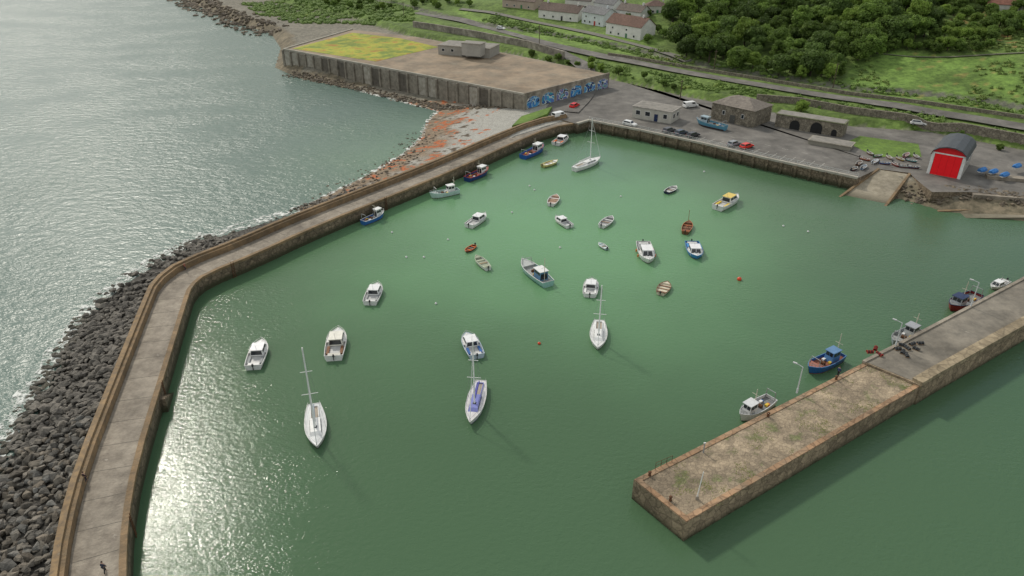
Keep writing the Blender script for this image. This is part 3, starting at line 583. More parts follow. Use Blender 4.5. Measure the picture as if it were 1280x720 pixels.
boat('fishing',(482,267),(452,280),'blue hulled half deck boat alongside the middle of the breakwater',hc=(.04,.16,.45),dc=(.6,.6,.6),cc=WHITE,ac=WHITE,grp=B2,mast=1,br=.33)
boat('fishing',(535,247),(575,239),'pale teal fishing boat with wheelhouse and gantry beside the breakwater',hc=(.5,.66,.62),dc=(.5,.55,.53),cc=WHITE,ac=(.45,.6,.58),rc=WHITE,grp=B2,cabin='aft',br=.32)
boat('fishing',(612,213),(582,226),'dark blue fishing boat with red deck gear by the breakwater',hc=(.02,.06,.2),dc=(.45,.09,.06),cc=WHITE,ac=(.5,.06,.05),rc=WHITE,grp=B2,br=.33)
boat('fishing',(681,184),(652,198),'blue and white fishing boat near the head of the breakwater',hc=(.03,.12,.42),dc=(.4,.12,.08),cc=WHITE,ac=BLUE,rc=WHITE,grp=B2,br=.33)
boat('cruiser',(709,171),(694,181),'small white motor boat in the quay corner',dc=(.6,.5,.42),ac=ORANGE,grp=B2,br=.42,Lmin=4)
B3='boats alongside the right pier'
boat('fishing',(1184,389),(1222,370),'dark red trawler with grey wheelhouse alongside the concrete pier',hc=(.25,.03,.03),dc=GREY,cc=(.4,.42,.45),ac=NAVY,grp=B3,br=.36,mast=2.6)
boat('fishing',(1113,434),(1147,414),'grey gantry workboat behind the pier beside the heap of pots',hc=(.3,.33,.36),dc=(.35,.35,.33),cc=(.5,.52,.52),ac=(.35,.36,.38),grp=B3,br=.4,cabin='aft')
boat('fishing',(1006,467),(1052,445),'bright blue trawler with red trimmed deck tied to the pier',hc=(.03,.14,.42),dc=(.36,.13,.08),cc=(.1,.24,.48),ac=(.1,.24,.48),rc=(.12,.24,.42),anti=(.4,.05,.04),grp=B3,br=.34,cabin='aft',mast=2.8)
boat('fishing',(921,527),(966,500),'white fishing boat with orange red gear tied to the stone pier',hc=WHITE,dc=GREY,cc=WHITE,ac=(.65,.66,.66),grp=B3,br=.34)
boat('cruiser',(1238,361),(1259,351),'white motor boat just behind the far right of the pier',grp=B3,ac=GREY)
def buoy(px,py,c,r,label,grp):
    x,y=G(px,py,0); t=thing('mooring_buoy',label,'buoy',(x,y,0),0,grp); MB().ball((0,0,r*.45),r,12,7).build('float',paint(c),t,True); MB().tube((0,0,r*1.3),(0,0,r*1.75),.07,.07).build('eye',steel,t)
for px,py,l in [(924,350,'large orange red mooring buoy right of centre'),(799,311,'orange mooring buoy touching the white cruiser'),(674,430,'small orange brown buoy left of the centre yacht')]: buoy(px,py,(.7,.07,.02),.45 if px>700 else .28,l,'orange buoys')
for px,py in [(545,380),(490,291),(508,322),(530,322),(662,233),(668,238),(979,283),(640,266),(700,310),(776,246),(1010,290),(560,300),(880,215)]: buoy(px,py,WHITE,.24,'small white mooring buoy floating on the green harbour water','small white mooring buoys')
# ---------------------------------------------------------------- vehicles
def car(px,py,z,rz,c,label,grp='cars parked by the harbour',van=False,xyz=None):
    x,y=G(px,py,z) if xyz is None else xyz[:2]; z=z if xyz is None else xyz[2]
    t=thing('parked_van' if van else 'parked_car',label,'van' if van else 'car',(x,y,z+.02),R(rz),grp)
    Ln,W_=(5.2,2.05) if van else (4.6,1.9); prof=[(-.5,.35),(-.5,.8),(-.47,.92),(.2,.95),(.45,.78),(.5,.62),(.5,.35)] if not van else [(-.5,.35),(-.5,1.1),(-.48,1.15),(.3,1.15),(.46,1.0),(.5,.7),(.5,.35)]
    m=MB(); m.loft([[(u*Ln*(.97 if abs(f)==1 else 1),f*W_/2,zz) for u,zz in prof] for f in (-1,-.9,.9,1)]); m.build('body',paint(c,.25),t)
    m=MB(); q=m.frus(-.46*Ln,.24*Ln,W_*.9,.93,-.38*Ln,.1*Ln,W_*.72,1.5) if not van else m.frus(-.49*Ln,.36*Ln,W_*.94,1.14,-.48*Ln,.22*Ln,W_*.86,1.95); m.build('roof',paint(c,.25),t)
    for f_ in 'sp': MB().panel(q[f_],.08 if not van else .62,.9,.15,.85).build('side_window',glass,t)
    MB().panel(q['f'],.06,.94,.1,.9).build('windscreen',glass,t); MB().panel(q['b'],.1,.9,.15,.85).build('rear_window',glass,t)
    for sx in (-.31,.31):
        for sy in (-1,1):
            wl=MB().tube((sx*Ln,sy*W_*.38,.32),(sx*Ln,sy*(W_/2+.02),.32),.32,n=14).build('wheel',rubber,t); MB().tube((sx*Ln,sy*(W_/2+.0),.32),(sx*Ln,sy*(W_/2+.03),.32),.19,n=10).build('rim',steel,wl)
    for sy in (-1,1): MB().box((Ln*.485,sy*W_*.36,.66),(.08,.32,.14)).build('headlight',paint((.8,.8,.75),.1),t); MB().box((-Ln*.492,sy*W_*.38,.78),(.08,.25,.18)).build('tail_light',paint((.4,.01,.01)),t)
car(787,157,QZ,-40,WHITE,'white car parked at the left end of the inner quay')
car(836,165,QZ,38,(.1,.1,.11),'leftmost of three dark cars parked together on the quay')
car(851,168,QZ,38,(.06,.08,.11),'middle one of three dark cars parked together on the quay')
car(866,171,QZ,38,(.045,.045,.05),'rightmost of three dark cars parked together on the quay')
car(917,182,QZ,38,(.28,.3,.32),'silver grey car beside the red car on the quay')
car(933,185,QZ,38,(.7,.03,.02),'bright red car parked on the quay near the railing')
car(718,134,QZ,60,(.7,.02,.02),'red car parked below the graffiti covered wall')
car(699,147,QZ,38,WHITE,'white van parked where the breakwater meets the quay',van=True)
car(863,134,QZ,20,WHITE,'white van with its nose toward the stone shed',van=True)
# ---------------------------------------------------------------- buildings
def window(t,x,y,z,w_,h_,rz=0,fc=WHITE):
    fr=MB().box((x,y,z),(w_,.1,h_),rz).build('window',paint(fc),t)
    dx,dy=math.sin(rz)*.04,-math.cos(rz)*.04
    MB().box((x+dx,y+dy,z),(w_-.2,.08,h_-.2),rz).build('pane',glass,fr)
def building(p1,p2,depth,h,label,cat,name,wallc,roofc,roof='gable',rh=2.,z=QZ,wins=(),doors=(),chim=0,grp=None,terr=False,eave=.35,wtex=None,swins=(),arches=()):
    if terr: a=P(*p1); b=P(*p2); z=min(a[2],b[2])-.1
    else: a=G(p1[0],p1[1],z); b=G(p2[0],p2[1],z)
    w_=math.dist(a[:2],b[:2]); rz=math.atan2(b[1]-a[1],b[0]-a[0]); t=thing(name,label,cat,(a[0],a[1],z),rz,grp)
    wm=wtex or mat('render_%d_%d'%(wallc[0]*100,wallc[2]*100),wallc,tuple(k*.8 for k in wallc),scale=.5,coord='World'); D=depth
    rm=mat('roof_%d_%d_%s'%(roofc[0]*100,roofc[2]*100,roof),roofc,tuple(k*.6 for k in roofc),scale=1.2,bump=.4,bscale=4,coord='World',macro=.15)
    m=MB(); m.prism([(0,0),(w_,0),(w_,D),(0,D)],-2.5,h)
    if roof=='gable': m.add([(0,0,h),(0,D,h),(0,D/2,h+rh),(w_,0,h),(w_,D,h),(w_,D/2,h+rh)],[(0,1,2),(3,4,5)])
    m.build('wall',wm,t)
    r=MB(); e=eave
    if roof=='gable':
        s_=rh/(D/2); z0=h-e*s_
        for sg in (0,1):
            ya=-e if sg==0 else D+e
            r.add([(-e,ya,z0),(w_+e,ya,z0),(w_+e,D/2,h+rh),(-e,D/2,h+rh),(-e,ya,z0+.15),(w_+e,ya,z0+.15),(w_+e,D/2,h+rh+.15),(-e,D/2,h+rh+.15)],[(0,1,2,3),(4,5,6,7),(0,1,5,4),(1,2,6,5),(3,0,4,7)])
        ro=r.build('roof',rm,t)
    elif roof=='hip':
        i=min(D/2,w_/2*.8); r.add([(-e,-e,h),(w_+e,-e,h),(w_+e,D+e,h),(-e,D+e,h),(i,D/2,h+rh),(w_-i,D/2,h+rh)],[(0,1,5,4),(1,2,5),(2,3,4,5),(3,0,4),(3,2,1,0)]); ro=r.build('roof',rm,t)
    else:
        r.box((w_/2,D/2,h+.12),(w_+.5,D+.5,.24)); ro=r.build('roof',rm,t)
        MB().box((w_/2,D/2,h+.26),(w_-.3,D-.3,.05)).build('roof_felt',mat('roof_felt',(.28,.26,.23),(.18,.17,.15),scale=.6,coord='World'),ro)
    for k in range(chim):
        cxx=w_*(.12+.76*k/max(1,chim-1)) if chim>1 else w_*.85
        MB().box((cxx,D/2,h+rh+.3),(.7,.9,1.6)).build('chimney',wm,ro)
    for (u,zz,ww,hh) in wins: window(t,u*w_,-.02,zz,ww,hh)
    for (v,zz,ww,hh) in swins: window(t,w_+.02,v*D,zz,ww,hh,PI/2)
    for (u,ww,hh,c) in doors:
        d=MB().box((u*w_,-.03,hh/2),(ww,.12,hh)).build('door',paint(c),t); MB().box((u*w_+ww*.35,-.12,hh/2),(.12,.08,.12)).build('handle',steel,d)
    for (u,ww,hh) in arches:
        pts=[(u*w_-ww/2,0),(u*w_+ww/2,0)]+[(u*w_+ww/2*math.cos(k*PI/8),hh+ww/2*math.sin(k*PI/8)) for k in range(9)]; n_=len(pts)
        MB().add([(p[0],-.04,p[1]) for p in pts]+[(p[0],.05,p[1]) for p in pts],[tuple(range(n_)),tuple(range(n_,2*n_))]+[(i,(i+1)%n_,n_+(i+1)%n_,n_+i) for i in range(n_)]).build('arched_opening',paint((.02,.02,.02),.9),t)
    return t,w_
stw=mat('rubble_stone_wall',(.29,.255,.195),(.18,.157,.12),scale=.9,voro=1.2,bump=.6,coord='World')
building((790,147),(838,155),7.5,3.6,'low flat roofed cream harbour building with wide dark windows','building','harbour_office',(.5,.48,.42),(.42,.39,.35),'flat',wins=[(.15,2,1.6,1.5),(.4,2,1.8,1.5),(.85,2,1.4,1.5)],doors=[(.62,1.2,2.3,NAVY)],swins=[(.3,2,1.5,1.4),(.7,2,1.5,1.4)])
building((888,148),(940,160),11,5.2,'old stone shed with weathered grey brown roof behind the quay','building','stone_shed',(.3,.27,.22),(.23,.2,.17),'hip',2.4,wtex=stw,wins=[(.3,2.8,1.0,1.3),(.75,2.8,1.0,1.3)],doors=[(.52,1.8,2.6,(.1,.1,.09))])
building((968,158),(1052,172),5,3.9,'old stone store with dark arched openings set in the ivy topped bank','building','arched_store',(.3,.28,.24),(.2,.21,.12),'flat',wtex=stw,arches=[(.3,3,1.4),(.62,3.4,1.6),(.88,1.6,1.2)])
building((1010,180),(1062,189),5,1.1,'low concrete plinth in front of the bank','plinth','concrete_plinth',(.3,.28,.23),(.36,.33,.27),'flat')
a=G(1158,216,QZ); b=G(1200,224,QZ); w_=math.dist(a,b); rz=math.atan2(b[1]-a[1],b[0]-a[0]); t=thing('lifeboat_house','lifeboat house with curved dark roof and big red door above the slipway','building',(a[0],a[1],QZ),rz)
D=14; hh=5.2; rh=2.6; MB().prism([(0,0),(w_,0),(w_,D),(0,D)],-1,hh).build('wall',mat('lifeboat_wall',(.42,.4,.37),(.32,.3,.27),coord='World'),t)
arc=[(w_/2-(w_/2+.3)*math.cos(k*PI/7),hh+rh*math.sin(k*PI/7)) for k in range(8)]
m=MB(); m.loft([[(x_,yy,z_) for x_,z_ in arc]+[(x_,yy,z_-.25) for x_,z_ in arc[::-1]] for yy in (-.8,D+.3)]); m.build('roof',mat('slate_grey_roof',(.075,.085,.095),(.055,.06,.065),rough=.6,scale=.8),t,False)
MB().add([(x_*.98+.05,-.03,z_-.15) for x_,z_ in arc],[tuple(range(8))]).build('gable_front',mat('gable_red',(.7,.015,.02),(.6,.012,.018),rough=.6),t)
MB().add([(x_*.98+.05,D+.03,z_-.15) for x_,z_ in arc],[tuple(range(8))]).build('gable_rear',mat('gable_grey',(.5,.5,.5)),t)
d=MB().box((w_/2,-.1,2.75),(w_*.8,.2,5.5)).build('door',mat('lifeboat_red',(.95,.012,.02),(.88,.01,.018),rough=.5),t)
for k in range(1,4): MB().box((w_*(.1+.8*k/4),-.21,2.7),(.06,.03,5.2)).build('door_seam',paint((.7,.0,.01)),d)
for xx in (.045,.955): MB().box((w_*xx,-.14,2.7),(w_*.09,.3,5.6)).build('door_pier',paint((.8,.8,.78)),t)
MB().box((w_/2,-.12,5.68),(w_*.98,.24,.3)).build('lintel',paint((.78,.78,.76)),t)
for v in (.25,.55,.8): window(t,w_+.02,v*D,3.2,1.3,1.0,PI/2)
ap=MB(); ap.prism([(0.2,-.1),(w_-.2,-.1),(w_+.5,-5),(-.5,-5)],-3,[.05,.05,-.6,-.6]); ap.build('apron',slm,t)
for i,(p,q,dz,dd,l) in enumerate([((1215,240),(1295,246),4.3,3,'lower concrete terrace wall right of the lifeboat house'),((1232,222),(1300,228),5.0,2.2,'upper concrete terrace wall right of the lifeboat house')]):
    a=G(*p,QZ); b=G(*q,QZ); an=math.atan2(b[1]-a[1],b[0]-a[0]); o=MB().box(((a[0]+b[0])/2,(a[1]+b[1])/2,dz-2),(math.dist(a,b),dd,2.2 if i else 1.8),an).build('terrace_wall',conc); tag(o,l,'wall')
# old bathing platform
PZ=8.
top=GL([(354,62),(440,37),(520,46),(640,68),(762,93),(656,119)],PZ)
t=thing('bathing_platform','huge raised concrete platform with stained walls beside the shingle beach','platform')
bc=mat('stained_concrete',(.37,.335,.28),(.16,.14,.115),scale=.5,bump=.5,bscale=2,c3=(.43,.4,.35),coord='World',macro=.3)
MB().prism(top,-2,PZ).build('wall',bc,t)
MB().prism(inset(top,.8),PZ,PZ+.04).build('deck',mat('brown_platform_top',(.29,.22,.15),(.2,.165,.12),scale=.15,c3=(.33,.29,.22),coord='World',bump=.2,macro=.3),t)
pm=GL([(366,61),(440,41),(500,48),(548,59),(470,77)],PZ); MB().prism(pm,PZ+.03,PZ+.1).build('moss',mat('yellow_moss',(.14,.2,.03),(.33,.33,.035),scale=.16,c3=(.34,.18,.035),lo=.4,hi=.54,coord='World',bump=.5,macro=.2),t)
rimp=[top[5],top[0],top[1]]; ri=resample(rimp,5)
MB().strip(offset(rimp,.1),offset(rimp,-.6),PZ-.1,PZ+.5).build('parapet',mat('pale_rim',(.42,.39,.33),(.28,.26,.21),scale=.4,coord='World'),t)
r2=[top[4],top[5]]; MB().strip(offset(r2,.1),offset(r2,-.5),PZ-.1,PZ+.6).build('parapet',conc,t)
bays=[mat('pale_bay',(.44,.41,.35),(.26,.235,.19),scale=.7,coord='World'),mat('dark_bay',(.16,.14,.115),(.09,.08,.065),scale=.7,coord='World'),mat('mid_bay',(.3,.27,.22),(.17,.15,.12),scale=.7,coord='World')]
sgn=-1
for k,(a,b) in enumerate(zip(ri[:-1],ri[1:])):
    an=math.atan2(b[1]-a[1],b[0]-a[0]); nx,ny=math.sin(an),-math.cos(an); cxm,cym=sum(p[0] for p in top)/6,sum(p[1] for p in top)/6
    if (a[0]-cxm)*nx+(a[1]-cym)*ny<0: nx,ny=-nx,-ny
    MB().box((a[0]+nx*.25,a[1]+ny*.25,PZ/2-1),(.7,.9,PZ+1.6),an).build('buttress',bays[2],t)
    L_=math.dist(a,b)-.9; MB().box(((a[0]+b[0])/2+nx*.04,(a[1]+b[1])/2+ny*.04,PZ/2-.6),(L_,.12,PZ-.2),an).build('wall_bay',bays[random.choice([0,0,2,1,2])],t)
def graf(nm,seed,cols,sc):
    gm=bpy.data.materials.new(nm); gm.use_nodes=True; nt=gm.node_tree; b=nt.nodes['Principled BSDF']; g=nt.nodes.new('ShaderNodeNewGeometry'); mp=nt.nodes.new('ShaderNodeMapping'); mp.inputs['Location'].default_value=(seed,seed,0)
    nn=nt.nodes.new('ShaderNodeTexNoise'); nn.inputs['Scale'].default_value=sc; nn.inputs['Detail'].default_value=1; nn.inputs['Distortion'].default_value=1.5; nt.links.new(g.outputs['Position'],mp.inputs[0]); nt.links.new(mp.outputs[0],nn.inputs['Vector'])
    r=nt.nodes.new('ShaderNodeValToRGB'); r.color_ramp.interpolation='CONSTANT'; e=r.color_ramp.elements; e[0].color=(*cols[0],1); e[1].position=.36; e[1].color=(*cols[1],1)
    for i,cc in enumerate(cols[2:]): k=e.new(.43+i*.06); k.color=(*cc,1)
    nt.links.new(nn.outputs['Fac'],r.inputs['Fac']); nt.links.new(r.outputs['Color'],b.inputs['Base Color']); b.inputs['Roughness'].default_value=.8; return gm
gs=[graf('graffiti_blue',3,[(.02,.03,.08),(.05,.3,.6),(.04,.14,.4),(.3,.5,.6),(.02,.06,.2),(.6,.6,.55)],.22),graf('graffiti_teal',11,[(.05,.3,.35),(.04,.15,.42),(.03,.05,.12),(.5,.6,.6),(.05,.35,.55),(.1,.2,.5)],.25),graf('graffiti_dark',23,[(.03,.03,.04),(.25,.2,.35),(.05,.15,.4),(.6,.62,.62),(.02,.02,.03),(.2,.45,.5)],.25)]
pv,qv=Vector((*top[5],0)),Vector((*top[4],0)); dv=(qv-pv); LW=dv.length; dv.normalize(); nv=Vector((dv.y,-dv.x,0))
for k in range(6):
    c_=LW*(.09+.165*k); wd=LW*.068
    for s_,off,mm,nm in ((1.12,.05,bays[0],'mural_surround'),(1,.09,gs[k%3],'mural_panel')):
        pts=[(c_-wd*s_,3.3),(c_+wd*s_,3.3)]+[(c_+wd*s_*math.cos(q*PI/8),5.5+(1.5*s_)*math.sin(q*PI/8)) for q in range(9)]
        MB().add([pv+dv*x_+nv*off+Vector((0,0,z_)) for x_,z_ in pts],[tuple(range(len(pts)))]).build(nm,mm,t)
building((548,68),(612,73),11,3.6,'flat roofed grey pavilion standing on the big concrete platform','building','pavilion',(.36,.34,.3),(.36,.33,.28),'flat',z=PZ+.04,wins=[(.1,2,1.4,1.2),(.28,2,1.4,1.2),(.72,2,1.4,1.2)],doors=[(.5,1.6,2.3,DARK)])
building((577,61),(600,63),5,2.2,'small rooftop hut behind the platform pavilion front','building','stair_hut',(.4,.38,.34),(.4,.37,.32),'flat',z=PZ+3.9)
def wall(pts,zb,h,wd,label,m_,terr=True,name='stone_wall'):
    pl=PL(pts) if terr else GL(pts,QZ); pl=resample(pl,3); A_=offset(pl,wd/2); B_=offset(pl,-wd/2); mb=MB(); vs=[]; n=len(pl)
    zs=[max(Tz(*p),QZ if not terr else 0) for p in pl]
    for a,b,z in zip(A_,B_,zs): vs+=[(*a,z-zb),(*b,z-zb),(*b,z+h),(*a,z+h)]
    fs=[]
    for i in range(n-1):
        o=4*i
        for j in range(4): k=(j+1)%4; fs.append((o+j,o+k,o+4+k,o+4+j))
    mb.add(vs,fs+[(3,2,1,0),(4*n-4,4*n-3,4*n-2,4*n-1)]); return tag(mb.build(name,m_),label,'wall')
wall([(517,34),(600,48),(660,60),(705,74)],3,3.0,.8,'dark concrete retaining wall behind the platform pavilion',bc,name='retaining_wall')
wall([(945,126),(1000,131),(1060,142),(1130,152),(1200,163),(1300,182)],3,2.2,.7,'long rubble stone wall along the lower bank on the right',stw)
wall([(760,70),(860,86),(960,102),(1060,119),(1160,131),(1300,152)],2,1.1,.5,'long grey wall on the uphill side of the coast road',stw)
wall([(660,84),(720,93)],1,1.6,.6,'short stone wall where the access road meets the platform',stw)
def drape(name,pts,wd,m_,off=.16):
    pl=resample(smooth(PL(pts),2),2.2); lines=[offset(pl,wd*(k/4-.5)) for k in range(5)]; X_=np.array([[p[0] for p in l] for l in lines]); Y_=np.array([[p[1] for p in l] for l in lines]); Z_=np.maximum(T(X_,Y_),QZ-.1)+off
    Z_=np.maximum(Z_,Z_.mean(0)); mb=MB(); n=len(pl); mb.v=[(float(X_[i,j]),float(Y_[i,j]),float(Z_[i,j])) for i in range(5) for j in range(n)]
    mb.f=[(i*n+j,i*n+j+1,(i+1)*n+j+1,(i+1)*n+j) for i in range(4) for j in range(n-1)]
    return struct(mb.build(name,m_,norm=False))
drape('coast_road',[(520,16),(600,32),(680,55),(760,73),(860,92),(960,108),(1060,125),(1160,140),(1310,166)],5.5,asph)
drape('access_road',[(690,62),(728,82),(742,100),(732,122),(712,142)],6,asph,.4)
drape('upper_road',[(575,12),(640,22),(720,38),(800,57),(860,78)],3.6,mat('pale_road',(.19,.18,.155),(.14,.135,.115),scale=.4,coord='World'),.22)
drape('footpath',[(1070,66),(1150,72),(1230,70),(1300,66)],1.1,mat('path_grit',(.15,.15,.1)),.2)
struct(MB().prism(GL([(1058,178),(1075,170),(1148,180),(1152,196),(1095,196)],QZ+.03),QZ+.01,QZ+.06).build('grass_verge',mat('verge_grass',(.14,.23,.035),(.09,.15,.03),scale=.6,bump=.6,coord='World',macro=.3)))
struct(MB().prism(GL([(640,157),(652,145),(690,133),(684,142),(660,152)],4.2),1,4.2).build('grass_bank',MC['verge_grass']))
pos=P(1147,157,.1); car(0,0,0,-24,WHITE,'white car driving on the coast road at far right','cars on the coast road',xyz=(pos[0],pos[1],pos[2]+.15))
pos=P(626,37,.1); car(0,0,0,-35,WHITE,'white car on the coast road below the hillside houses','cars on the coast road',xyz=(pos[0],pos[1],pos[2]+.15))
HG='houses on the hillside'
W2=[(.15,1.4,1.1,1.1),(.38,1.4,1.1,1.1),(.82,1.4,1.1,1.1)]
for p,q,D,h,rh,wc,rc,ty,ch,l in [((673,22),(722,28),9,4.2,3.0,(.72,.7,.66),(.15,.11,.09),'gable',2,'long white house with brown roof at the left of the hillside row'),
 ((727,29),(754,34),9,5.6,2.4,(.66,.69,.7),(.2,.2,.2),'gable',1,'grey roofed white house in the middle of the hillside row'),
 ((757,43),(800,51),10,5.6,3.4,(.76,.74,.7),(.17,.1,.075),'gable',1,'white house with red brown roof and dormers nearest the road'),
 ((628,9),(668,13),8,4.2,2.4,(.45,.36,.3),(.16,.12,.1),'gable',2,'brown walled house at the top left of the hillside row'),
 ((706,10),(738,13),8,4.4,2.6,(.7,.68,.64),(.14,.12,.11),'gable',1,'pale house behind the long white house, near the top edge'),
 ((742,16),(766,19),8,5.0,2.4,(.68,.68,.66),(.18,.18,.18),'gable',1,'pale grey roofed house behind the middle of the hillside row'),
 ((770,24),(800,28),8,4.6,2.6,(.7,.69,.66),(.16,.13,.11),'gable',2,'pale house behind the one with the red brown roof'),
 ((806,18),(832,16),8,3.8,2.2,(.64,.62,.56),(.17,.11,.09),'hip',1,'small white house half hidden by trees above the road'),
 ((1232,16),(1290,18),9,3.8,2.8,(.66,.63,.58),(.22,.1,.07),'gable',1,'white house with terracotta roof at the top right corner')]:
    building(p,q,D,h,l,'house','house',wc,rc,ty,rh,wins=W2+([(.2,3.7,1,.9),(.6,3.7,1,.9)] if h>5 else []),doors=[(.6,1.0,2.1,random.choice([NAVY,RED,GREEN,DARK]))],chim=ch,grp=HG,terr=True,swins=[(.5,1.6,1,1)])
for px,py,h,l in [(674,58,9,'tall wooden utility pole below the hillside houses'),(892,90,8,'wooden utility pole at the edge of the wood'),(1041,110,8.5,'wooden utility pole left of the green field'),(850,125,7,'utility pole behind the harbour office'),(505,22,8,'utility pole above the headland bushes')]:
    x,y,z=P(px,py); t=thing('utility_pole',l,'utility pole',(x,y,z),.6,'utility poles'); MB().tube((0,0,-.5),(0,0,h),.18,.13,8).build('pole',paint((.1,.075,.05),.9),t); MB().box((0,0,h-.6),(1.8,.12,.14)).build('crossarm',paint((.1,.075,.05),.9),t)
cols=[('orange',(.5,.15,.05)),('white',WHITE),('blue',BLUE),('red',(.35,.05,.04)),('grey',GREY),('yellow',(.5,.4,.12)),('turquoise',(.1,.4,.4)),('cream',CREAM),('green',GREEN),('navy',NAVY),('brown',BROWN),('black',DARK),('pale blue',(.3,.42,.55)),('pink',(.55,.25,.25)),('light grey',(.5,.5,.5)),('olive',(.18,.18,.08))]
for i,(px,py) in enumerate([(1082,198),(1094,201),(1107,203),(1120,205),(1132,207),(1126,198),(1140,200),(1112,196),(1098,194),(1143,208),(1074,203),(1068,210),(1080,208),(1133,193),(1146,195),(1088,191)]):
    n_,c=cols[i]; an=random.uniform(-.9,1.2); boat('open',(px+5*math.cos(an),py-3*math.sin(an)),(px-5*math.cos(an),py+3*math.sin(an)),'small %s dinghy stored on the quay above the slipway'%n_,hc=c,dc=tuple(k*.6+.12 for k in c),ac=(.5,.5,.48) if n_!='white' else (.6,.65,.7),z0=QZ+.15,grp='dinghies stored ashore',Lmin=2.9,cat='dinghy',name='dinghy')
boat('fishing',(868,151),(909,161),'pale blue wooden fishing boat standing ashore in front of the stone shed',hc=(.1,.3,.42),dc=GREY,cc=(.4,.5,.55),ac=(.3,.4,.45),z0=QZ+.35,grp='boats ashore',mast=1)
for i,(px,py,l) in enumerate([(1228,214,'left'),(1242,216,'second'),(1256,220,'third'),(1271,210,'right rear')]):
    x,y=G(px,py,QZ+1.1); t=thing('covered_boat','%s of the blue tarpaulin covered boats beside the lifeboat house'%l,'boat',(x,y,QZ+(1.9 if i==3 else 1.7)-.6),R(35),'blue covered boats ashore')
    m=MB(); m.loft([[(k*1.9,yy*.85*s_,zz*s_*.9+.3) for yy,zz in ((-1,0),(-.8,.5),(0,.95),(.8,.5),(1,0))] for k,s_ in ((-1,.7),(-.5,1),(.2,1),(.7,.65),(1,.15))]); m.build('tarpaulin',mat('blue_tarp',(.03,.15,.42),(.04,.2,.5),scale=2,bump=.6,rough=.5),t)
    m=MB(); m.loft([[(k*1.85,yy*.8*s_,.32-zz*.5*s_) for yy,zz in ((-1,0),(-.6,.8),(0,1),(.6,.8),(1,0))] for k,s_ in ((-1,.7),(-.5,1),(.2,1),(.7,.65),(1,.12))]); m.build('hull',paint(WHITE),t)
# ---------------------------------------------------------------- people
def skin(name,vs,es,rs,m_,parent):
    me=bpy.data.meshes.new(name); me.from_pydata(vs,es,[]); o=bpy.data.objects.new(name,me); C.objects.link(o); o.parent=parent
    md=o.modifiers.new('skin','SKIN')
    if not me.skin_vertices: return o
    for i,r in enumerate(rs): me.skin_vertices[0].data[i].radius=(r,r)
    me.skin_vertices[0].data[0].use_root=True
    o.modifiers.new('sub','SUBSURF').levels=1; md.use_smooth_shade=True; me.materials.append(m_); return o
def person(px,py,z,rz,top_,leg,label,stride=.25):
    x,y=G(px,py,z); t=thing('person',label,'person',(x,y,z),R(rz)); s=stride
    V=[(0,0,.95),(0,0,1.15),(0,0,1.38),(.01,0,1.5),(.03,0,1.6),(.03,0,1.72)]; Rr=[.13,.12,.13,.055,.095,.085]; E=[(0,1),(1,2),(2,3),(3,4),(4,5)]
    for sd_ in (1,-1):
        k=len(V); V+=[(0,.17*sd_,1.4),(-.08*sd_*s*4*.5,.24*sd_,1.13),(.12-.1*sd_*s*2,.22*sd_,.9),(.15-.1*sd_*s*2,.22*sd_,.82)]; Rr+=[.06,.045,.032,.035]; E+=[(2,k),(k,k+1),(k+1,k+2),(k+2,k+3)]
        h=V[k+3]
        for f_,ln in enumerate((.07,.085,.08,.065)):
            V.append((h[0]+.02,h[1]+(f_-1.5)*.018,h[2]-ln)); Rr.append(.009); E.append((k+3,len(V)-1))
        V.append((h[0]+.05,h[1]-.02*sd_,h[2]-.02)); Rr.append(.01); E.append((k+3,len(V)-1))
        k=len(V); V+=[(0,.1*sd_,.88),(s*sd_*.6+.04,.1*sd_,.5),(s*sd_,.1*sd_,.09),(s*sd_+.17,.11*sd_,.05)]; Rr+=[.09,.06,.045,.04]; E+=[(0,k),(k,k+1),(k+1,k+2),(k+2,k+3)]
    skin('body',V,E,Rr,mat('skin_tone',(.5,.32,.24)),t)
    J=[V[1],V[2],(0,0,1.46)]; JR=[.16,.165,.08]; JE=[(0,1),(1,2)]; J.append((0,0,.92)); JR.append(.16); JE.append((0,3))
    for b0 in (6,6+4+5+4):
        k=len(J); J+=[V[b0],V[b0+1],V[b0+2]]; JR+=[.085,.07,.055]; JE+=[(1,k),(k,k+1),(k+1,k+2)]
    skin('jacket',J,JE,JR,paint(top_,.9),t)
    Q=[V[0]]; QR=[.15]; QE=[]
    for b0 in (6+4+5,6+4+5+4+4+5):
        k=len(Q); Q+=[V[b0],V[b0+1],V[b0+2]]; QR+=[.11,.085,.07]; QE+=[(0,k),(k,k+1),(k+1,k+2)]
    skin('trousers',Q,QE,QR,paint(leg,.9),t)
    MB().ball((.01,0,1.71),.105,10,6,.85).build('hair',paint((.05,.03,.02),.9),t,True)
person(108,603,2.93,75,(.06,.04,.04),(.03,.03,.05),'person in dark jacket walking beside the parapet on the left breakwater')
person(132,716,2.93,80,(.04,.05,.08),(.05,.05,.05),'person in dark clothes walking at the bottom left of the breakwater')
person(232,338,2.93,20,(.35,.12,.08),(.04,.04,.06),'person in reddish top standing at the bend of the breakwater',.05)
person(1047,470,3.23,40,(.03,.05,.12),(.03,.03,.03),'person in dark blue standing on the pier beside the blue trawler',.08)
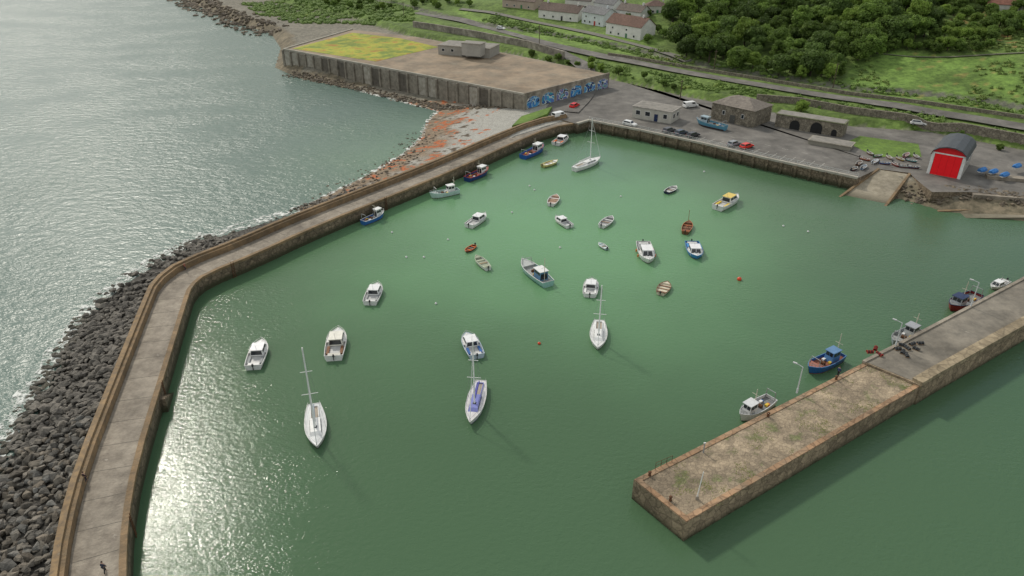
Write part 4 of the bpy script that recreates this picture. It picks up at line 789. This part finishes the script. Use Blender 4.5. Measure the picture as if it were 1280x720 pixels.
# ---------------------------------------------------------------- vegetation
def leafm(name,c,c2,c3):
    m=mat(name,c,c2,rough=.65,scale=.35,rand=.3,c3=c3,lo=.4,hi=.58,spec=.2,detail=4); nt=m.node_tree; b=nt.nodes['Principled BSDF']; out=[n for n in nt.nodes if n.type=='OUTPUT_MATERIAL'][0]
    tr=nt.nodes.new('ShaderNodeBsdfTranslucent'); mxs=nt.nodes.new('ShaderNodeMixShader'); mxs.inputs[0].default_value=.35
    nt.links.new(b.inputs['Base Color'].links[0].from_socket,tr.inputs['Color']); nt.links.new(b.outputs[0],mxs.inputs[1]); nt.links.new(tr.outputs[0],mxs.inputs[2]); nt.links.new(mxs.outputs[0],out.inputs['Surface']); return m
lm=[leafm('dark_foliage',(.065,.105,.028),(.115,.18,.042),(.17,.24,.06)),leafm('mid_foliage',(.095,.15,.032),(.155,.24,.048),(.22,.3,.07)),leafm('light_foliage',(.15,.23,.042),(.23,.33,.065),(.31,.38,.09))]
def leaves(mb,c,r,n,s,sq=.8):
    for _ in range(n):
        v=Vector([random.gauss(0,1) for _ in range(3)]).normalized(); k=r*random.uniform(.72,1.2); p=Vector(c)+Vector((v.x*k,v.y*k,v.z*k*sq))
        a=(v+Vector([random.uniform(-.9,.9) for _ in range(3)])).normalized(); t1=a.orthogonal().normalized(); t2=a.cross(t1); h=s*random.uniform(.5,1.2)
        mb.add([p+t1*h,p+t2*h*.7,p-t1*h,p-t2*h*.7],[(0,1,2,3)])
def crown(n_lobe,R_,Hh):
    mb=MB()
    for k in range(n_lobe):
        a=random.uniform(0,6.28); d=R_*.7*math.sqrt(random.random()); z=Hh*(.28+.6*random.random()*(1-.55*d/R_)); r=R_*random.uniform(.22,.42); c=(math.cos(a)*d,math.sin(a)*d,z)
        mb.ball(c,r*.65,7,4,.8); leaves(mb,c,r,int(110*r*r/1.6)+55,.34)
    return mb
protos=[]
for j in range(8):
    R_=random.uniform(3.4,4.8); Hh=random.uniform(7.5,11.5); ml=lm[[0,0,1,1,1,0,1,2][j]]
    t=thing('broadleaf_tree','',"tree",(0,0,-50)); m=MB(); m.tube((0,0,-.8),(0,0,Hh*.45),.32,.2,7)
    for k in range(5): a=k*1.3; m.tube((0,0,Hh*(.28+.03*k)),(math.cos(a)*R_*.5,math.sin(a)*R_*.5,Hh*.6),.13,.05,5)
    m.build('trunk',mat('bark',(.09,.07,.05),(.05,.04,.03)),t); crown(26,R_,Hh).build('crown',ml,t,norm=False); protos.append([t,False,j])
TL=['tall dark green tree in the dense hillside wood','tall dark green tree in the dense hillside wood','mid green rounded tree in the hillside wood','mid green rounded tree in the hillside wood','mid green rounded tree in the hillside wood','tall dark green tree in the dense hillside wood','mid green rounded tree in the hillside wood','pale yellow green tree among the darker wood']
def tree(x,y,z,j,sc,label=None,grp='trees in the hillside wood'):
    p=protos[j]
    if not p[1]: o=p[0]; p[1]=True; o.location=(x,y,z); o.rotation_euler=(0,0,random.uniform(0,6)); o.scale=(sc,)*3
    else: o=dup(p[0],(x,y,z),random.uniform(0,6.28),sc)
    o['label']=label or TL[j]; o['group']=grp
    return o
placed=[]
def wood(poly,n,mind,js,s0,s1,label=None,grp='trees in the hillside wood'):
    k=0; tr=0; xs_=[p[0] for p in poly]; ys_=[p[1] for p in poly]
    while k<n and tr<n*14:
        tr+=1; px=random.uniform(min(xs_),max(xs_)); py=random.uniform(min(ys_),max(ys_))
        if not inpoly(np.array([px]),np.array([py]),poly)[0]: continue
        x,y,z=P(px,py)
        if any(math.dist((x,y),q)<mind for q in placed): continue
        placed.append((x,y)); tree(x,y,z,random.choice(js),random.uniform(s0,s1),label,grp); k+=1
wood([(834,66),(838,30),(850,-5),(1165,-5),(1170,40),(1130,60),(1060,80),(1050,98),(985,98),(900,88)],180,4.5,[0,1,2,3,4,5,6,7,0,3],.75,1.4)
wood([(960,74),(1045,88),(1040,106),(975,100)],9,4,[7],.6,.85,'bright green bushy tree at the front edge of the wood','bright trees at the edge of the wood')
wood([(1110,40),(1240,50),(1235,70),(1090,66)],30,3.4,[3,6,7],.45,.7,'rounded hedge tree above the green field','hedge trees above the field')
wood([(1165,-5),(1290,-5),(1290,50),(1170,42)],42,4.6,[4,6,7,0],.5,.85,'scattered garden tree near the top right houses','garden trees at top right')
wood([(400,-4),(560,-2),(600,8),(520,14),(430,14),(380,8)],34,4.6,[3,4,6,7],.4,.7,'low shrubby tree on the left headland','trees on the headland')
wood([(640,14),(840,12),(836,58),(806,55),(700,14)],12,5,[3,4,6],.4,.6,'garden tree between the hillside houses','garden trees by the houses')
wood([(640,72),(760,96),(860,118),(860,108),(760,84),(660,68)],12,4,[3,6,7],.3,.5,'small bushy tree on the bank above the quay','bank trees above the quay')
x,y,z=P(1000,146); tree(x,y,z,7,.6,'bright green bushy tree in front of the stone wall','single trees by the quay')
x,y,z=P(1248,190); tree(x,y,z,6,.3,'small green bush tree behind the lifeboat house','single trees by the quay')
for p in protos:
    if not p[1]: x,y,z=P(1000,20); tree(x,y,z,p[2],1)
def scrub(name,polys,dens,r0,r1,m_,label):
    mb=MB()
    for poly in polys:
        W=PL(poly); xs_=[p[0] for p in W]; ys_=[p[1] for p in W]; ar=abs(sum(W[i][0]*W[(i+1)%len(W)][1]-W[(i+1)%len(W)][0]*W[i][1] for i in range(len(W))))/2
        n=int(ar*dens*3); X_=np.random.uniform(min(xs_),max(xs_),n*3); Y_=np.random.uniform(min(ys_),max(ys_),n*3); k=inpoly(X_,Y_,W); X_=X_[k][:int(ar*dens)]; Y_=Y_[k][:int(ar*dens)]; Z_=T(X_,Y_)
        for x,y,z in zip(X_,Y_,Z_):
            if noise.noise((x*.09,y*.09,7))<-.25: continue
            r=random.uniform(r0,r1); mb.ball((x,y,z+r*.2),r*.7,6,3,.7); leaves(mb,(x,y,z+r*.2),r,18,.3,.75)
    return struct(mb.build(name,m_,norm=False),'stuff',label,'shrubs')
ls=[mat('scrub_green',(.09,.145,.032),(.155,.235,.05),scale=.12,c3=(.23,.28,.065),coord='World',rough=.8,detail=4),mat('scrub_bracken',(.1,.155,.033),(.16,.21,.05),scale=.15,c3=(.25,.14,.04),coord='World',rough=.8,detail=4)]
scrub('bank_scrub',[[(740,78),(860,98),(960,114),(1060,131),(1180,147),(1180,154),(1060,142),(945,122),(860,112),(770,94)],[(860,80),(960,96),(1060,112),(1055,104),(960,88),(880,72)],[(600,26),(690,46),(800,70),(800,62),(700,42),(620,18)],[(968,146),(1040,158),(1042,152),(972,141)],[(1060,113),(1200,131),(1290,145),(1290,138),(1200,124),(1060,106)]],.42,.6,1.3,ls[0],'green scrub covering the banks beside the coast road')
scrub('headland_scrub',[[(300,4),(420,-5),(515,8),(520,26),(430,30),(370,30),(320,18)]],.24,1.0,2.1,ls[0],'bushes covering the left headland')
scrub('bracken',[[(1170,0),(1290,0),(1290,66),(1180,64)],[(820,62),(870,78),(840,84),(790,70)]],.26,.6,1.4,ls[1],'green shrubs and rusty bracken on the upper right slope')
scrub('field_scrub',[[(1060,100),(1075,76),(1100,80),(1120,110)],[(1220,80),(1290,75),(1290,140),(1210,124)]],.12,.5,1.1,ls[1],'low bushes on the edges of the green field')
scrub('wall_ivy',[[(1060,140),(1290,166),(1290,176),(1130,160)]],.24,.4,.9,ls[0],'ivy and low shrubs behind the long stone wall')
print('done',len(rocks),len(placed))
